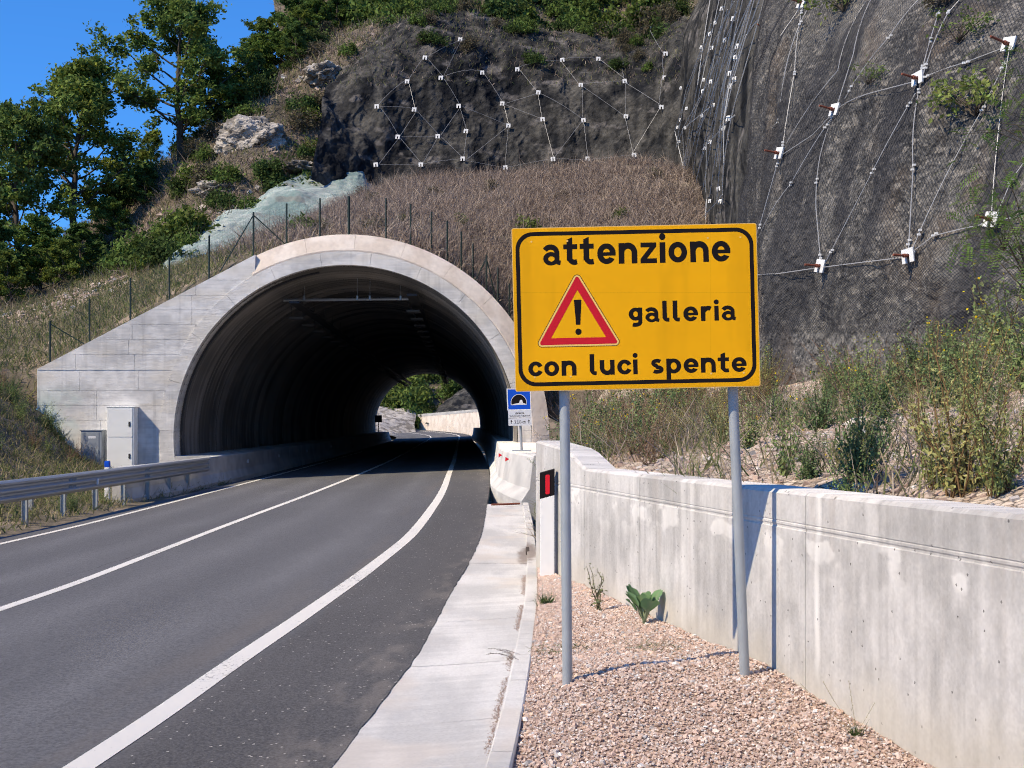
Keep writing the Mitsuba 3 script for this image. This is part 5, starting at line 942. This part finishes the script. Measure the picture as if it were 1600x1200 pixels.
for i in range(80):
    q, y = r5.uniform(.0306, .1869), r5.uniform(13.5, 31); kind = r5.choice(['dry', 'leafy', 'dry', 'leafy', 'dry', 'tall'])
    if q < .0473 and y > 19: continue
    weed(q * y, y, r5.uniform(.5, 1.1) * (1.2 if y > 22 else .8), kind, WLAB[kind] + ' on the bank below the yellow sign', kind + ' weeds below the sign')
for i in range(48):
    q, y = r5.uniform(.1757, .3694), r5.uniform(8.2, 20); kind = r5.choice(['dry', 'leafy', 'leafy', 'dark', 'tall'])
    if y < 12 and q > .2658: continue
    weed(q * y, y, r5.uniform(.28, .75) * (1.3 if y > 14 else .8), kind, 'small ' + WLAB[kind] + ' on the stony bank right of the sign', kind + ' weeds on the stony bank')
for i in range(26):
    q, y = r5.uniform(.0306, .0473), r5.uniform(17, 30); weed(q * y, y, r5.uniform(.3, .55), r5.choice(['dark', 'leafy']), 'greyish weed beside the lower end of the portal arch', 'weeds beside the portal')
q = scatter(PT, 66000, r6, lambda P: (P[:, 1] > 8) & (P[:, 1] < 56) & (brg(P) < .62) & ((brg(P) > 0.0360) | (P[:, 1] < 24)) & (meshkit.fbm(P * .8, 3) > np.where(brg(P) > 0.15, .575, .42)))
turf('undergrowth', 'mixed green and dry undergrowth on the bank', [blades(q[0], q[1], r6, .42, .009, GRN + DRY, .6, (.15, .14, .15, .08, .12, .10, .07, .11, .03, .05), .25)])
# shrubs growing out of the near rock face
sGf = snapper(PG)
for q, s, k, lab in (((7.80, 23.72, 6.91), .8, 4, 'yellow green shrub growing through the netting at the right'), ((7.01, 29.35, 10.25), .75, 4, 'olive shrub at the top of the near rock face'), ((7.03, 30.62, 11.24), .8, 5, 'green shrub above the near rock face, cut by the top edge'), ((7.98, 24.77, 8.20), .6, 5, 'thin shrub between two anchor plates at the upper right'), ((8.06, 25.74, 9.15), .5, 3, 'small dry shrub near the top right corner'), ((6.89, 26.61, 8.02), .4, 5, 'tiny green shrub under a cable crossing')):
    p, n_ = sGf(q); plant('shrub', BUSH[k], M_(p + n_ * .1, s, r5.uniform(0, 360), s * .9), lab, 'shrub', None, ('stems', 'foliage'))
def make_robinia(seed, n, col):
    r = np.random.default_rng(seed); st, lv = B(), Leaves()
    for i in range(n):
        o = r.normal(size=3) * A(.5, .5, .55); d = unit(r.normal(size=3) + A(-.6, -.2, .1)); L = r.uniform(.22, .34); s = np.linspace(0, 1, 9); p = o + d * (L * s)[:, None] - A(0, 0, .09) * (s ** 2)[:, None]
        st.tube(p, .002, 3, (.10, .10, .04), cap=False); side = unit(np.cross(d, r.normal(size=3) * .4 + A(0, 0, 1)))
        q = np.concatenate([p[1:] + side * .028, p[1:] - side * .028]); c = A(*col) * r.uniform(.75, 1.35)
        a = np.concatenate([np.tile(side, (8, 1)), np.tile(-side, (8, 1))]); b = unit(d) * .011; up = np.cross(side, d) * .004
        v = np.stack([q - a * .026, q + b + up, q + a * .03, q - b + up], 1); f = np.array([[0, 1, 2], [0, 2, 3]])[None] + (np.arange(16) * 4)[:, None, None]
        lv.add(v.reshape(-1, 3), f.reshape(-1, 3)); lv.c.append(np.repeat(np.tile(c, (16, 1)), 4, 0))
        if i % 6 == 0: st.tube([(.5, .3, -.9), o * .6 + A(.2, .1, -.2), o], [.012, .008, .003], 3, (.09, .075, .05), cap=False)
    return {'trunk': mikit.ply(st.mesh(), 'm_vertex', smooth=True, color=st.colors()), 'crown': mikit.ply(lv.mesh(), 'm_leaf', smooth=False, color=lv.colors())}
ROB = [make_robinia(91, 120, (.13, .215, .055)), make_robinia(92, 110, (.15, .235, .06))]
for q, s, k, lab in (((5.48, 15.50, 3.73), .85, 0, 'feathery leaved branches reaching in at the right edge beside an anchor plate'), ((5.95, 16.50, 5.53), .7, 1, 'feathery leaved sprig high at the right edge'), ((5.54, 16.50, 4.15), .45, 1, 'small feathery sprig left of the right hand anchor plate')):
    k_ = thing('acacia_branch', lab, 'shrub')
    for n_, m_ in (('stems', 'trunk'), ('leaves', 'crown')): scene[k_ + '__' + n_] = {**ROB[k][m_], 'to_world': M_(q, s, 0)}

# ---------------------------------------------------------------- foreground plants on the gravel
def broadleaf(label, o, n, L, seed):
    r = np.random.default_rng(seed); k = thing('broad_leaved_plant', label, 'plant')
    for i in range(n):
        az = r.uniform(0, 2 * math.pi) if i > 3 else (math.pi * .95, 2.4, .9, 1.5)[i]; el = r.uniform(.85, 1.4); l = L * r.uniform(.7, 1.1); d = A(math.cos(az), math.sin(az) * .6, 0); s = np.linspace(0, 1, 9); w = np.where(s < .42, .010 + .01 * s, .048 * np.sin(np.pi * np.clip((s - .38) / .64, 0, 1)) ** .7 + .012) * l / .3
        c = o + d * (l * math.cos(el) * s)[:, None] * 1.1 + A(0, 0, 1) * (l * (math.sin(el) * s - .25 * s ** 2.2))[:, None]; sd = unit(np.cross(d, (0, 0, 1)) + r.normal(size=3) * .25)
        V = np.stack([c - sd * w[:, None] + A(0, 0, .25) * w[:, None], c - sd * w[:, None] * .5 + A(0, 0, .05) * w[:, None], c, c + sd * w[:, None] * .5 + A(0, 0, .05) * w[:, None], c + sd * w[:, None] + A(0, 0, .25) * w[:, None]], 1) + r.normal(size=(9, 5, 3)) * .003
        col = np.where((s < .45)[:, None], A(.34, .40, .24), A(.20, .34, .17) * r.uniform(.75, 1.25)); C = np.repeat(col[:, None], 5, 1).copy(); C[:, 2] = C[:, 2] * .6 + A(.3, .36, .22) * .4
        part(k, 'leaf', trimesh.Trimesh(V.reshape(-1, 3), grid_faces(9, 5), process=False), 'm_leaf', smooth=True, color=C.reshape(-1, 3))
broadleaf('broad leaved green plant growing where the gravel meets the wall', A(1.02, 10.95, float(gravel_z(1.02, 10.95))), 12, .40, 5)
wp = make_weed(77, .52, 4, 34, .019, (.17, .19, .10), .12, (.17, .16, .10), .45)
k = plant('weed', wp, M_((.75, 11.8, float(gravel_z(.75, 11.8))), 1.0, 20), 'thin spindly weed left of the broad leaved plant', 'plant', None, ('stems', 'leaves'))
def tuft(label, x, y, n, h, w, cols, seed, rad=.05, lean=.5, wts=None):
    r = np.random.default_rng(seed); P = np.stack([x + r.normal(size=n) * rad, y + r.normal(size=n) * rad, np.zeros(n)], 1); P[:, 2] = gravel_z(P[:, 0], P[:, 1]) - .01
    v, f, c = blades(P, None, r, h, w, cols, lean, wts, .25); own('grass_tuft', trimesh.Trimesh(v, f, process=False), 'm_leaf', label, 'grass', color=c)
G2 = ((.07, .12, .035), (.05, .09, .03), (.12, .15, .06))
tuft('dark grass tuft with long stalks at the wall foot, lower right', 1.80, 7.42, 60, .085, .0035, G2, 7, .016, .6); tuft('green grass tuft behind the left sign pole', .30, 12.6, 70, .12, .006, G2, 8, .03, .4)
b = B(); o = A(1.80, 7.42, float(gravel_z(1.80, 7.42)))
for e in ((-.29, .02, .26), (-.17, .03, .27), (-.03, .05, .27), (.10, .02, .16)): s = np.linspace(0, 1, 8)[:, None]; b.tube(o + A(*e) * s + A(e[0] * .3, 0, .05) * np.sin(s * np.pi) * .4, .0012, 3, (.22, .19, .10), cap=False)
own('grass_stalk', b, 'm_vertex', 'few thin dry stalks arching over the dark grass tuft', 'grass')
r7 = np.random.default_rng(77); m_ = 420; P = np.stack([r7.uniform(.10, 1.15, m_), r7.normal(size=m_) * .16, np.zeros(m_)], 1); P[:, 1] += 9.95 + .25 * np.sin(P[:, 0] * 4); P[:, 2] = gravel_z(P[:, 0], P[:, 1]); P = P[(meshkit.fbm(P * 3, 3) > .42)]
v, f, c = blades(P, None, r7, .05, .0035, G2 + ((.26, .22, .13),), 1.4, None, .3); own('creeping_grass', trimesh.Trimesh(v, f, process=False), 'm_leaf', 'thin creeping grass across the gravel between the sign poles', kind='stuff', color=c)
sV = snapper(PV)
for i in range(16):
    y = r5.uniform(24, 43); x = -9.5 - r5.random() * 1.6; p, _ = sV((x, y, 0), True)
    ps = WEED['dark' if i % 3 else 'leafy']; plant('weed', ps[i % len(ps)], M_(p, r5.uniform(.25, .5), r5.uniform(0, 360)), 'low green weed between the guardrail posts', 'plant', 'weeds under the guardrail', ('stems', 'leaves'))
for i in range(22):
    y = r5.uniform(33, 46.5); x = r5.uniform(-17.5, -13.6); p, _ = sV((x, y, 0), True)
    ps = WEED[('dark', 'leafy', 'dry')[i % 3]]; plant('weed', ps[i % 2], M_(p, r5.uniform(.4, .9), r5.uniform(0, 360)), 'bushy weed on the grass bank left of the wing wall', 'plant', 'weeds on the left bank', ('stems', 'leaves'))
dz = make_weed(78, .9, 7, 2, .01, (.10, .08, .05), .35, (.06, .045, .035), .5, None, .1, .008)
plant('weed', dz, M_((-13.3, 44.5, .0), 1.35, 0), 'bare dark twiggy plant in front of the grey cabinet', 'plant', None, ('stems', 'leaves'))
